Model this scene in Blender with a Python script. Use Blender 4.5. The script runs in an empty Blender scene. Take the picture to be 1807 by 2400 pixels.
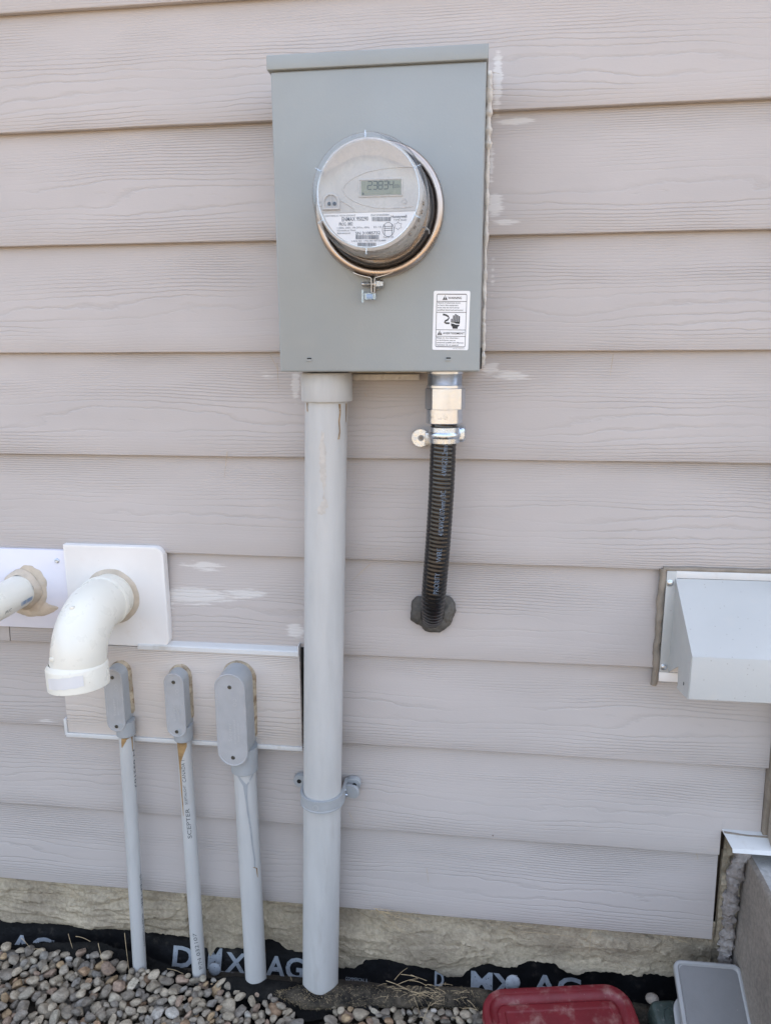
import bpy, bmesh, math, random
import numpy as np
from mathutils import Vector, Matrix

random.seed(7)
rng = np.random.default_rng(11)
S = bpy.context.scene
COL = S.collection
R = math.radians

# ------------------------------------------------------------------ camera, sky, sun, exposure
CAM = Vector((0.0, -1.23144, -0.00724))
RIGHT = Vector((0.99246946, 0.12244116, -0.00353951))
UP = Vector((-0.02200206, 0.20661872, 0.97817412))
FWD = Vector((-0.1205001, 0.97073007, -0.20775673))
FPX = 1723.888
cd = bpy.data.cameras.new('camera')
cam = bpy.data.objects.new('camera', cd); COL.objects.link(cam)
m = Matrix((RIGHT, UP, -FWD)).transposed().to_4x4(); m.translation = CAM
cam.matrix_world = m
cd.sensor_fit = 'HORIZONTAL'; cd.sensor_width = 36.0; cd.lens = 36.0 * FPX / 1807.0
cd.clip_start = 0.01; cd.clip_end = 3000
S.camera = cam

SUN_EL, SUN_AZ = R(52), R(25)          # the sun stands behind the house; this wall is in open shade
world = bpy.data.worlds.new('World'); S.world = world; world.use_nodes = True
wn = world.node_tree.nodes; wl = world.node_tree.links
bg = wn['Background']; bg.inputs['Strength'].default_value = 0.12
sky = wn.new('ShaderNodeTexSky'); sky.sky_type = 'NISHITA'; sky.sun_disc = False
sky.sun_elevation = SUN_EL; sky.sun_rotation = SUN_AZ
sky.air_density = 1.0; sky.dust_density = 4.0; sky.ozone_density = 0.3
hs = wn.new('ShaderNodeHueSaturation'); hs.inputs['Saturation'].default_value = .72      # blue cast cut, standing in for camera white balance
wl.new(sky.outputs[0], hs.inputs['Color']); wl.new(hs.outputs[0], bg.inputs['Color'])
sl = bpy.data.lights.new('sun', 'SUN'); sl.energy = 3.0; sl.angle = R(0.5); sl.color = (1.0, 0.93, 0.84)
sun = bpy.data.objects.new('sun', sl); COL.objects.link(sun)
sdir = Vector((math.sin(SUN_AZ) * math.cos(SUN_EL), math.cos(SUN_AZ) * math.cos(SUN_EL), math.sin(SUN_EL)))
sun.rotation_euler = sdir.to_track_quat('Z', 'Y').to_euler()
sun.location = sdir * 20
vs = S.view_settings
vs.view_transform = 'Standard'; vs.look = 'None'; vs.gamma = 1.0; vs.use_curve_mapping = False
vs.exposure = 2.55

# ------------------------------------------------------------------ helpers: points
DSP = 1.0853
def ray(px, py):
    return FWD + RIGHT * ((px - 903.5) / FPX) - UP * ((py - 1200.0) / FPX)
def at(px, py, y):
    d = ray(px, py); return CAM + d * ((y - CAM.y) / d.y)
def d_(dx, dy, y):
    return at(dx * DSP, dy * DSP, y)
def atz(px, py, z):
    d = ray(px, py); return CAM + d * ((z - CAM.z) / d.z)

# ------------------------------------------------------------------ helpers: noise
def _hash(ix, iy, s):
    n = (ix.astype(np.int64) * 374761393 + iy.astype(np.int64) * 668265263 + s * 1274126177) & 0x7fffffff
    n = ((n ^ (n >> 13)) * 1274126177) & 0x7fffffff
    return ((n ^ (n >> 16)) & 0xffff) / 65535.0
def vnoise(x, y, s=0):
    x = np.asarray(x, float); y = np.asarray(y, float)
    ix = np.floor(x); iy = np.floor(y); fx = x - ix; fy = y - iy
    fx = fx * fx * (3 - 2 * fx); fy = fy * fy * (3 - 2 * fy)
    a = _hash(ix, iy, s); b = _hash(ix + 1, iy, s); c = _hash(ix, iy + 1, s); d = _hash(ix + 1, iy + 1, s)
    return a + (b - a) * fx + (c - a) * fy + (a - b - c + d) * fx * fy
def fbm(x, y, s=0, o=4):
    t = 0; a = 0.5; n = 0
    for i in range(o):
        t = t + a * vnoise(np.asarray(x) * 2 ** i, np.asarray(y) * 2 ** i, s + i * 17); n += a; a *= 0.5
    return t / n

# ------------------------------------------------------------------ helpers: objects
ORG = {}
def thing(name, label, cat, loc, group=None):
    o = bpy.data.objects.new(name, None); COL.objects.link(o)
    o.location = loc; o.empty_display_size = 0.02
    o['label'] = label; o['category'] = cat
    if group: o['group'] = group
    ORG[o.name] = Vector(loc); return o
def tag(o, label, cat, group=None):
    o['label'] = label; o['category'] = cat
    if group: o['group'] = group
    return o

class MB:
    def __init__(s): s.v = []; s.f = []; s.cols = None
    def add(s, vs_, fs):
        k = len(s.v); s.v.extend([tuple(p) for p in vs_]); s.f.extend([tuple(i + k for i in f) for f in fs]); return s
    def loft(s, rings, closed=True, cap0=True, cap1=True):
        n = len(rings[0]); k = len(s.v); fs = []
        for r in rings: s.v.extend([tuple(p) for p in r])
        for i in range(len(rings) - 1):
            for j in range(n if closed else n - 1):
                a = k + i * n + j; b = k + i * n + (j + 1) % n
                fs.append((a, b, b + n, a + n))
        if cap0: fs.append(tuple(k + j for j in range(n))[::-1])
        if cap1: fs.append(tuple(k + (len(rings) - 1) * n + j for j in range(n)))
        s.f.extend(fs); return s
    def box(s, x0, x1, y0, y1, z0, z1, bev=0.0, seg=2, mat=None):
        bm = bmesh.new(); bmesh.ops.create_cube(bm, size=1.0)
        for v in bm.verts:
            v.co = Vector((x0 + (x1 - x0) * (v.co.x + .5), y0 + (y1 - y0) * (v.co.y + .5), z0 + (z1 - z0) * (v.co.z + .5)))
        if bev > 0: bmesh.ops.bevel(bm, geom=bm.edges[:], offset=bev, segments=seg, profile=0.5, affect='EDGES')
        if mat is not None: bm.transform(mat)
        bm.verts.index_update()
        s.add([v.co[:] for v in bm.verts], [[v.index for v in f.verts] for f in bm.faces]); bm.free(); return s
    def lathe(s, prof, o, axis=(0, 0, 1), n=32, jit=0.0, a0=0.0, a1=None, cap0=True, cap1=True, seed=0):
        ax = Vector(axis).normalized(); t = Vector((1, 0, 0)) if abs(ax.x) < .9 else Vector((0, 0, 1))
        u = (t - ax * t.dot(ax)).normalized(); w = ax.cross(u); o = Vector(o); rings = []
        full = a1 is None
        rr = random.Random(seed)
        k = [1 + rr.uniform(-jit, jit) for _ in range(n)]
        for r, h in prof:
            ring = []
            for j in range(n):
                a = (2 * math.pi * j / n) if full else a0 + (a1 - a0) * j / (n - 1)
                ring.append(o + ax * h + (u * math.cos(a) + w * math.sin(a)) * (r * k[j]))
            rings.append(ring)
        return s.loft(rings, full, cap0 and full, cap1 and full)
    def tube(s, path, rad, n=12, caps=True):
        P = [Vector(p) for p in path]; rings = []; up = None
        for i, p in enumerate(P):
            t = (P[min(i + 1, len(P) - 1)] - P[max(i - 1, 0)]).normalized()
            if up is None: up = Vector((0, 0, 1)) if abs(t.z) < .9 else Vector((0, -1, 0))
            a = (up - t * up.dot(t)).normalized(); up = a; b = t.cross(a)
            r = rad[i] if hasattr(rad, '__len__') else rad
            rings.append([p + (a * math.cos(2 * math.pi * j / n) + b * math.sin(2 * math.pi * j / n)) * r for j in range(n)])
        return s.loft(rings, True, caps, caps)
    def plate(s, outl, levels, mp):
        """outl(inset)->2d points; levels [(inset, depth)]; mp(u,v,depth)->3d"""
        rings = [[mp(u, v, dp) for u, v in outl(ins)] for ins, dp in levels]
        return s.loft(rings)
    def grid(s, X):
        """X[i][j] points"""
        nr, nc = len(X), len(X[0]); k = len(s.v)
        for row in X: s.v.extend([tuple(p) for p in row])
        for i in range(nr - 1):
            for j in range(nc - 1):
                a = k + i * nc + j; s.f.append((a, a + 1, a + nc + 1, a + nc))
        return s
    def build(s, name, mat, parent=None, origin=None, smooth=35, recalc=True):
        me = bpy.data.meshes.new(name)
        pw = ORG[parent.name] if parent else Vector((0, 0, 0))
        og = Vector(origin) if origin is not None else (pw if parent else Vector(s.v[0]) * 0 + sum((Vector(p) for p in s.v[::max(1, len(s.v) // 50)]), Vector()) / len(s.v[::max(1, len(s.v) // 50)]))
        me.from_pydata([(p[0] - og.x, p[1] - og.y, p[2] - og.z) for p in s.v], [], s.f)
        if recalc:
            bm = bmesh.new(); bm.from_mesh(me); bmesh.ops.recalc_face_normals(bm, faces=bm.faces[:]); bm.to_mesh(me); bm.free()
        if smooth:
            me.polygons.foreach_set('use_smooth', [True] * len(me.polygons))
            me.set_sharp_from_angle(angle=R(smooth))
        me.materials.append(mat); me.update()
        o = bpy.data.objects.new(name, me); COL.objects.link(o)
        if parent: o.parent = parent
        o.location = og - pw; ORG[o.name] = og; return o

def rrect(u0, u1, v0, v1, r, n=6):
    def f(ins):
        a0, a1, b0, b1 = u0 + ins, u1 - ins, v0 + ins, v1 - ins; q = max(r - ins, 1e-5); out = []
        for cx, cy, st in ((a1 - q, b1 - q, 0), (a0 + q, b1 - q, 90), (a0 + q, b0 + q, 180), (a1 - q, b0 + q, 270)):
            for k in range(n + 1):
                t = R(st + 90 * k / n); out.append((cx + q * math.cos(t), cy + q * math.sin(t)))
        return out
    return f
def stadium(cu, v0, v1, r, n=14):
    def f(ins):
        q = r - ins; out = []
        for k in range(n + 1):
            t = math.pi * k / n; out.append((cu + q * math.cos(t), v1 - r + q * math.sin(t)))
        for k in range(n + 1):
            t = math.pi + math.pi * k / n; out.append((cu + q * math.cos(t), v0 + r + q * math.sin(t)))
        return out
    return f
def wallmap(u, v, dp): return (u, dp, v)
def blob(cx, cy, rx, ry, n=40, irr=.25, seed=0, rot=0):
    out = []
    for k in range(n):
        t = 2 * math.pi * k / n
        q = 1 + irr * 2 * (float(fbm(math.cos(t) * 1.7 + 9.3 + seed, math.sin(t) * 1.7 + 4.1, seed, 3)) - .5)
        x, y = rx * q * math.cos(t), ry * q * math.sin(t)
        out.append((cx + x * math.cos(rot) - y * math.sin(rot), cy + x * math.sin(rot) + y * math.cos(rot)))
    return out
def fan(mb, pts, mp):
    cx = sum(p[0] for p in pts) / len(pts); cy = sum(p[1] for p in pts) / len(pts)
    vs_ = [mp(cx, cy)]
    for k in (.5, 1.0): vs_ += [mp(cx + (x - cx) * k, cy + (y - cy) * k) for x, y in pts]
    n = len(pts); fs = [(0, 1 + j, 1 + (j + 1) % n) for j in range(n)]
    fs += [(1 + j, 1 + n + j, 1 + n + (j + 1) % n, 1 + (j + 1) % n) for j in range(n)]
    mb.add(vs_, fs)

_tc = {}
def text2d(body, bold=0.0):
    key = (body, bold)
    if key in _tc: return _tc[key]
    c = bpy.data.curves.new('text', 'FONT'); c.body = body; c.size = 1.0; c.offset = bold; c.resolution_u = 3; c.fill_mode = 'FRONT'
    o = bpy.data.objects.new('text', c); COL.objects.link(o); bpy.context.view_layer.update()
    me = bpy.data.meshes.new_from_object(o.evaluated_get(bpy.context.evaluated_depsgraph_get()))
    v = [(p.co.x, p.co.y) for p in me.vertices]; f = [tuple(p.vertices) for p in me.polygons]
    bpy.data.objects.remove(o); bpy.data.curves.remove(c); bpy.data.meshes.remove(me)
    xs = [p[0] for p in v] or [0]; x0, x1 = min(xs), max(xs)
    _tc[key] = ([(p[0] - x0, p[1]) for p in v], f, x1 - x0); return _tc[key]
def put_text(mb, body, u, v, cap, mp, width=None, ang=0, bold=0.0, align='L'):
    """cap = capital height; mp(u,v)->3d"""
    vv, ff, w = text2d(body, bold); sy = cap / 0.69; sx = sy if width is None else width / w
    off = {'L': 0, 'C': -w / 2, 'R': -w}[align]; ca, sa = math.cos(ang), math.sin(ang); out = []
    for x, y in vv:
        a, b = (x + off) * sx, y * sy
        out.append(mp(u + a * ca - b * sa, v + a * sa + b * ca))
    mb.add(out, ff)
def rect2(mb, u0, u1, v0, v1, mp): mb.add([mp(u0, v0), mp(u1, v0), mp(u1, v1), mp(u0, v1)], [(0, 1, 2, 3)])
def stroke(mb, pts, w, mp, ang=None):
    L, Rr = [], []
    for i, p in enumerate(pts):
        a = pts[max(i - 1, 0)]; b = pts[min(i + 1, len(pts) - 1)]
        dx, dy = b[0] - a[0], b[1] - a[1]; q = math.hypot(dx, dy) or 1
        ww = w[i] if hasattr(w, '__len__') else w
        L.append(mp(p[0] - dy / q * ww / 2, p[1] + dx / q * ww / 2)); Rr.append(mp(p[0] + dy / q * ww / 2, p[1] - dx / q * ww / 2))
    n = len(pts); mb.add(L + Rr, [(i, i + 1, n + i + 1, n + i) for i in range(n - 1)])
def outline(mb, pts, w, mp): stroke(mb, pts + [pts[0]], w, mp)
def cylmap(p0, p1, r, ang0=0.0):
    """u along axis from p0, v = arc length measured from the side that faces -y (toward +x)"""
    p0, p1 = Vector(p0), Vector(p1); ax = (p1 - p0).normalized()
    fr = Vector((0, -1, 0)); fr = (fr - ax * fr.dot(ax)).normalized(); sd = Vector((1, 0, 0)); sd = (sd - ax * sd.dot(ax)); sd = (sd - fr * sd.dot(fr)).normalized()
    def f(u, v):
        a = v / r + ang0; return p0 + ax * u + (fr * math.cos(a) + sd * math.sin(a)) * r
    return f

# ------------------------------------------------------------------ helpers: materials
class NT:
    def __init__(s, name):
        s.m = bpy.data.materials.new(name); s.m.use_nodes = True; s.t = s.m.node_tree; s.b = s.t.nodes['Principled BSDF']
    def n(s, typ, **kw):
        q = s.t.nodes.new(typ)
        for k, v in kw.items(): setattr(q, k, v)
        return q
    def link(s, a, b): s.t.links.new(a, b)
    def math(s, op, a, b=None, c=None, clamp=False):
        q = s.n('ShaderNodeMath', operation=op, use_clamp=clamp)
        for i, x in enumerate((a, b, c)):
            if x is None: continue
            if hasattr(x, 'links'): s.link(x, q.inputs[i])
            else: q.inputs[i].default_value = x
        return q.outputs[0]
    def mix(s, fac, a, b):
        q = s.n('ShaderNodeMix', data_type='RGBA')
        for i, x in ((0, fac), (6, a), (7, b)):
            if hasattr(x, 'links'): s.link(x, q.inputs[i])
            else: q.inputs[i].default_value = x if i == 0 else (x[0], x[1], x[2], 1)
        return q.outputs[2]
    def noise(s, vec, scale, detail=4, rough=.55, dist=0):
        q = s.n('ShaderNodeTexNoise'); q.inputs['Scale'].default_value = scale; q.inputs['Detail'].default_value = detail
        q.inputs['Roughness'].default_value = rough; q.inputs['Distortion'].default_value = dist
        s.link(vec, q.inputs['Vector']); return q.outputs[0]
    def mapping(s, vec, sc=(1, 1, 1), loc=(0, 0, 0), rot=(0, 0, 0)):
        q = s.n('ShaderNodeMapping'); q.inputs['Scale'].default_value = sc; q.inputs['Location'].default_value = loc; q.inputs['Rotation'].default_value = rot
        s.link(vec, q.inputs['Vector']); return q.outputs[0]
    def ramp(s, fac, lo, hi, a=0.0, b=1.0):
        q = s.n('ShaderNodeMapRange'); q.clamp = True; q.interpolation_type = 'SMOOTHSTEP'
        s.link(fac, q.inputs[0])
        for i, x in ((1, lo), (2, hi), (3, a), (4, b)): q.inputs[i].default_value = x
        return q.outputs[0]
    def bump(s, h, dist, strength=1.0, prev=None):
        q = s.n('ShaderNodeBump'); q.inputs['Distance'].default_value = dist; q.inputs['Strength'].default_value = strength
        s.link(h, q.inputs['Height'])
        if prev is not None: s.link(prev, q.inputs['Normal'])
        return q.outputs[0]

def c3(h):
    return tuple(h)
def surf(name, base, rough=.5, metal=0.0, var=.08, vs_=12, bump=0.0, bs=400, dirt=None, dirt_s=20, dirt_t=(.56, .72), stretch=(1, 1, 1), spec=.5, rvar=.08, sub=0.0, specks=None):
    t = NT(name); g = t.n('ShaderNodeNewGeometry'); pos = t.mapping(g.outputs['Position'], stretch)
    n = t.noise(pos, vs_, 5); k = t.ramp(n, .3, .7, 1 - var, 1 + var)
    q = t.n('ShaderNodeMix', data_type='RGBA', blend_type='MULTIPLY'); q.inputs[0].default_value = 1
    q.inputs[6].default_value = (*base, 1); cmb = t.n('ShaderNodeCombineColor')
    for i in range(3): t.link(k, cmb.inputs[i])
    t.link(cmb.outputs[0], q.inputs[7]); col = q.outputs[2]
    if dirt:
        dn = t.noise(t.mapping(g.outputs['Position'], stretch, (3.1, 1.7, 5.2)), dirt_s, 6, .65)
        col = t.mix(t.math('MULTIPLY', t.ramp(dn, *dirt_t), dirt[3] if len(dirt) > 3 else .6), col, dirt)
    if specks:
        vo = t.n('ShaderNodeTexVoronoi'); vo.inputs['Scale'].default_value = specks[3]; t.link(g.outputs['Position'], vo.inputs['Vector'])
        sp = t.math('LESS_THAN', vo.outputs['Distance'], specks[4])
        sc = t.n('ShaderNodeSeparateColor'); t.link(vo.outputs['Color'], sc.inputs[0])
        sp = t.math('MULTIPLY', sp, t.math('LESS_THAN', sc.outputs[0], .3))
        col = t.mix(t.math('MULTIPLY', sp, .75), col, specks)
    t.link(col, t.b.inputs['Base Color'])
    t.b.inputs['Metallic'].default_value = metal; t.b.inputs['Specular IOR Level'].default_value = spec
    rn = t.noise(g.outputs['Position'], vs_ * 3, 3)
    t.link(t.ramp(rn, .3, .7, max(0, rough - rvar), min(1, rough + rvar)), t.b.inputs['Roughness'])
    if sub: t.b.inputs['Subsurface Weight'].default_value = sub; t.b.inputs['Subsurface Radius'].default_value = (.004, .004, .004); t.b.inputs['Subsurface Scale'].default_value = 1.0
    if bump:
        t.link(t.bump(t.noise(g.outputs['Position'], bs, 4, .6), bump), t.b.inputs['Normal'])
    return t.m

def siding_mat(name, base, scuffs=(), lines=29, board=.178, amp=.62):
    t = NT(name); tc = t.n('ShaderNodeTexCoord'); oi = t.n('ShaderNodeObjectInfo'); g = t.n('ShaderNodeNewGeometry')
    sx = t.n('ShaderNodeSeparateXYZ'); t.link(tc.outputs['Object'], sx.inputs[0])
    rnd = t.math('MULTIPLY', oi.outputs['Random'], 37.0)
    x = t.math('ADD', sx.outputs[0], rnd); z = sx.outputs[2]
    def vec(a, b, off=0.0):
        q = t.n('ShaderNodeCombineXYZ'); t.link(t.math('MULTIPLY', x, a), q.inputs[0]); t.link(t.math('MULTIPLY', z, b), q.inputs[2]); q.inputs[1].default_value = off; return q.outputs[0]
    n1 = t.noise(vec(1.6, 9, .3), 1, 2); n2 = t.noise(vec(22, 60, 2.3), 1, 3); n3 = t.noise(vec(2.5, 14, 5.1), 1, 2); n4 = t.noise(vec(150, 500, 1.1), 1, 3)
    u = t.math('DIVIDE', z, board)
    cv = t.n('ShaderNodeFloatCurve'); c = cv.mapping.curves[0]
    for p in ((.12, .16), (.28, .29), (.5, .36), (.62, .46)): c.points.new(*p)
    cv.mapping.update(); t.link(u, cv.inputs[1])
    F = t.math('MULTIPLY', cv.outputs[0], lines)
    F = t.math('ADD', F, t.math('MULTIPLY', t.math('SUBTRACT', n1, .5), 7.0))
    F = t.math('ADD', F, t.math('MULTIPLY', t.math('SUBTRACT', n2, .5), .9))
    fr = t.math('FRACT', F)
    up = t.math('MULTIPLY', fr, 4.2, clamp=True); dn = t.math('MULTIPLY', t.math('SUBTRACT', 1.0, fr), 9.0, clamp=True)
    gr = t.math('MULTIPLY', up, dn)                      # 0 in the groove, 1 on the ridge
    am = t.ramp(n3, .34, .66, .10, 1.0)
    h = t.math('MULTIPLY', gr, am)
    h2 = t.math('ADD', t.math('MULTIPLY', h, amp), t.math('MULTIPLY', n4, .22))
    big = t.noise(t.mapping(g.outputs['Position'], (2, 2, 5)), 1.4, 3)
    k = t.ramp(big, .3, .7, .96, 1.04)
    colr = t.n('ShaderNodeMix', data_type='RGBA', blend_type='MULTIPLY'); colr.inputs[0].default_value = 1; colr.inputs[6].default_value = (*base, 1)
    cc = t.n('ShaderNodeCombineColor')
    kk = t.math('MULTIPLY', k, t.math('SUBTRACT', 1.0, t.math('MULTIPLY', t.math('MULTIPLY', t.math('SUBTRACT', 1.0, t.math('MULTIPLY', up, dn)), am), .09)))
    for i in range(3): t.link(kk, cc.inputs[i])
    t.link(cc.outputs[0], colr.inputs[7]); col = colr.outputs[2]
    # dried white caulk wiped over the boards
    if scuffs:
        pn = t.noise(t.mapping(g.outputs['Position'], (22, 1, 230)), 1, 4, .62)
        tot = None
        for cx, cz, rx, rz, st in scuffs:
            q = t.n('ShaderNodeVectorMath', operation='MULTIPLY_ADD'); t.link(g.outputs['Position'], q.inputs[0])
            q.inputs[1].default_value = (1 / rx, 0, 1 / rz); q.inputs[2].default_value = (-cx / rx, 0, -cz / rz)
            ln = t.n('ShaderNodeVectorMath', operation='LENGTH'); t.link(q.outputs[0], ln.inputs[0])
            mk = t.math('MULTIPLY', t.math('SUBTRACT', 1.0, ln.outputs['Value'], clamp=True), st)
            tot = mk if tot is None else t.math('MAXIMUM', tot, mk)
        s_ = t.ramp(t.math('ADD', t.math('MULTIPLY', tot, .62), t.math('MULTIPLY', pn, .75)), .66, .80)
        s_ = t.math('MULTIPLY', s_, t.math('GREATER_THAN', tot, .01))
        col = t.mix(t.math('MULTIPLY', s_, .62), col, (.70, .68, .65))
    vo = t.n('ShaderNodeTexVoronoi'); vo.inputs['Scale'].default_value = 26; t.link(g.outputs['Position'], vo.inputs['Vector'])
    sc = t.n('ShaderNodeSeparateColor'); t.link(vo.outputs['Color'], sc.inputs[0])
    sp = t.math('MULTIPLY', t.math('LESS_THAN', vo.outputs['Distance'], t.math('MULTIPLY', sc.outputs[1], .045)), t.math('LESS_THAN', sc.outputs[0], .22))
    col = t.mix(t.math('MULTIPLY', sp, .7), col, (.12, .09, .07))
    t.link(col, t.b.inputs['Base Color']); t.b.inputs['Roughness'].default_value = .62; t.b.inputs['Specular IOR Level'].default_value = .35
    t.link(t.bump(h2, .0016 * amp), t.b.inputs['Normal'])
    return t.m

def rough_mat(name, base, alt, rough=.9, b1=.004, s1=60, b2=.0012, s2=420, mott=9, stretch=(1, 1, 1)):
    t = NT(name); g = t.n('ShaderNodeNewGeometry'); p = t.mapping(g.outputs['Position'], stretch)
    n = t.noise(p, mott, 6, .6); f = t.noise(p, 130, 4, .6)
    col = t.mix(t.ramp(n, .35, .68), base, alt)
    q = t.n('ShaderNodeMix', data_type='RGBA', blend_type='MULTIPLY'); q.inputs[0].default_value = .55; t.link(col, q.inputs[6])
    cc = t.n('ShaderNodeCombineColor'); k = t.ramp(f, .25, .75, .62, 1.25)
    for i in range(3): t.link(k, cc.inputs[i])
    t.link(cc.outputs[0], q.inputs[7]); t.link(q.outputs[2], t.b.inputs['Base Color'])
    t.b.inputs['Roughness'].default_value = rough; t.b.inputs['Specular IOR Level'].default_value = .25
    bn = t.bump(t.noise(p, s1, 5, .6), b1); t.link(t.bump(t.noise(p, s2, 4, .6), b2, 1.0, bn), t.b.inputs['Normal'])
    return t.m

def stone_mat(name, attr):
    t = NT(name); g = t.n('ShaderNodeNewGeometry'); tc = t.n('ShaderNodeTexCoord')
    if attr: a = t.n('ShaderNodeAttribute'); a.attribute_name = 'tint'; col = a.outputs['Color']
    else: a = t.n('ShaderNodeObjectInfo'); col = a.outputs['Color']
    n = t.noise(t.mapping(g.outputs['Position'], (1, 1.6, 2.2)), 70, 6, .65); f = t.noise(g.outputs['Position'], 520, 3)
    q = t.n('ShaderNodeMix', data_type='RGBA', blend_type='MULTIPLY'); q.inputs[0].default_value = 1; t.link(col, q.inputs[6])
    k = t.math('MULTIPLY', t.ramp(n, .28, .72, .68, 1.28), t.ramp(f, .3, .7, .88, 1.12)); cc = t.n('ShaderNodeCombineColor')
    for i in range(3): t.link(k, cc.inputs[i])
    t.link(cc.outputs[0], q.inputs[7]); t.link(q.outputs[2], t.b.inputs['Base Color'])
    t.b.inputs['Roughness'].default_value = .72; t.b.inputs['Specular IOR Level'].default_value = .3
    t.link(t.bump(t.noise(g.outputs['Position'], 190, 5, .62), .0026), t.b.inputs['Normal'])
    return t.m

def clear_mat(name, tint=(.97, .98, .99), refl=.04, rough=.02):
    t = NT(name); t.t.nodes.remove(t.b); out = t.t.nodes['Material Output']
    tr = t.n('ShaderNodeBsdfTransparent'); tr.inputs[0].default_value = (*tint, 1)
    gl = t.n('ShaderNodeBsdfGlossy'); gl.inputs['Roughness'].default_value = rough; gl.inputs['Color'].default_value = (1, 1, 1, 1)
    fr = t.n('ShaderNodeLayerWeight'); fr.inputs['Blend'].default_value = .25
    f = t.math('ADD', t.math('MULTIPLY', t.math('POWER', fr.outputs['Facing'], 1.8), .75), refl, clamp=True)
    mx = t.n('ShaderNodeMixShader'); t.link(f, mx.inputs[0]); t.link(tr.outputs[0], mx.inputs[1]); t.link(gl.outputs[0], mx.inputs[2])
    t.link(mx.outputs[0], out.inputs[0]); return t.m

A_ = at
scuff_list = []
for px, py, rx, rz, st in ((1166, 185, .016, .10, 1.0), (1200, 278, .075, .013, .9), (1160, 480, .030, .035, 1.0), (1185, 520, .06, .014, .8), (1152, 380, .012, .07, .8), (1190, 880, .09, .022, .85), (1150, 865, .03, .02, 1),
                           (470, 1330, .10, .020, .8), (450, 1400, .15, .032, 1.0), (560, 1395, .10, .024, .85), (390, 1420, .03, .05, .8), (690, 1480, .035, .03, 1.0), (690, 905, .016, .05, 1.0), (620, 880, .06, .02, .6),
                           (110, 1690, .07, .012, .7), (1155, 640, .012, .09, .6)):
    p = at(px, py, 0); scuff_list.append((p.x, p.z, rx, rz, st))
M = {}
M['siding'] = siding_mat('painted_cedar_grain_siding', (.462, .422, .399), scuff_list)
M['block'] = siding_mat('cream_cedar_grain_block', (.60, .545, .50), (), lines=30, board=.17, amp=.75)
M['trim'] = siding_mat('weathered_trim_grain', (.42, .36, .30), (), lines=40, amp=1.4)
M['sheath'] = surf('dark_sheathing', (.10, .075, .05), .9)
M['boxpaint'] = surf('grey_green_enamel', (.288, .308, .306), .42, 0, .035, 6, .0002, 260, specks=(.45, .47, .46, 60, .03))
M['pvcgrey'] = surf('grey_pvc', (.475, .475, .465), .45, 0, .05, 14, .0003, 180, dirt=(.34, .32, .29, .35), dirt_s=9, stretch=(3, 3, .5))
M['pvclb'] = surf('blue_grey_pvc_fitting', (.34, .355, .365), .42, 0, .05, 25, .0002, 300, dirt=(.33, .30, .26, .3), dirt_s=30)
M['pvccover'] = surf('matte_grey_pvc_cover', (.37, .37, .375), .55, 0, .05, 40, .0004, 600)
M['pvcwhite'] = surf('white_pvc', (.76, .735, .65), .33, 0, .02, 10, .0002, 90, dirt=(.60, .55, .45, .3), dirt_s=12, sub=.05, specks=(.25, .22, .18, 70, .035))
M['platewhite'] = surf('white_plastic_plate', (.77, .745, .72), .45, 0, .03, 9, dirt=(.6, .5, .4, .25), dirt_s=14, specks=(.3, .25, .2, 60, .035))
M['platelilac'] = surf('cool_white_sheet', (.70, .69, .75), .40, 0, .03, 9)
M['whitemetal'] = surf('white_painted_metal', (.62, .62, .61), .38, 0, .04, 10, .0002, 200, dirt=(.42, .38, .32, .5), dirt_s=16, specks=(.3, .28, .25, 90, .05))
M['hoodmetal'] = surf('pale_painted_hood_metal', (.46, .465, .45), .42, 0, .03, 9, .0002, 250, dirt=(.50, .48, .44, .3), dirt_s=26, specks=(.30, .28, .26, 130, .12))
M['brass'] = surf('tarnished_ring_steel', (.50, .43, .38), .33, 1.0, .05, 12)
M['zinc'] = surf('zinc_plated_steel', (.56, .62, .69), .30, 1.0, .08, 60)
M['dullzinc'] = surf('dull_cast_zinc', (.50, .50, .49), .45, 1.0, .12, 120, .0004, 500)
M['alu'] = surf('machined_aluminium', (.60, .65, .72), .24, 1.0, .05, 60, stretch=(1, 1, .2), rvar=.03)
M['cable'] = surf('black_cable_jacket', (.006, .006, .007), .20, 0, .1, 20, .0002, 200, spec=.7, rvar=.05, dirt=(.04, .034, .03, .5), dirt_s=24)
M['putty'] = rough_mat('grey_duct_seal', (.085, .08, .072), (.13, .12, .105), .8, .004, 45, .0015, 300)
M['caulk'] = surf('beige_caulk', (.50, .425, .335), .5, 0, .12, 40, .001, 120)
M['caulkbrown'] = surf('brown_caulk', (.235, .20, .16), .55, 0, .15, 40, .0015, 90)
M['caulkpale'] = surf('pale_grey_caulk', (.58, .54, .48), .5, 0, .12, 60, .0015, 110, dirt=(.30, .22, .15, .8), dirt_s=45)
M['caulkring'] = surf('yellowed_caulk', (.40, .33, .235), .5, 0, .25, 70, .0015, 140, dirt=(.20, .13, .07, .8), dirt_s=60, dirt_t=(.5, .62))
M['glue'] = surf('amber_glue_stain', (.30, .19, .085), .4, 0, .35, 60, .0005, 200, dirt=(.45, .40, .32, .7), dirt_s=50)
M['greydrip'] = surf('grey_cement_drip', (.33, .345, .36), .35, 0, .08, 60)
M['chip'] = surf('beige_paint_smudge', (.50, .47, .43), .6, 0, .1, 80)
M['ink'] = surf('black_print', (.02, .02, .022), .5, 0, .02, 9)
M['greyink'] = surf('grey_print', (.09, .095, .10), .5, 0, .02, 9)
M['paleink'] = surf('pale_blue_print', (.15, .195, .26), .4, 0, .3, 160)
M['blueink'] = surf('faded_blue_print', (.20, .33, .55), .5, 0, .1, 60)
M['sticker'] = surf('white_vinyl_sticker', (.80, .80, .81), .35, 0, .01, 9)
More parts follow.
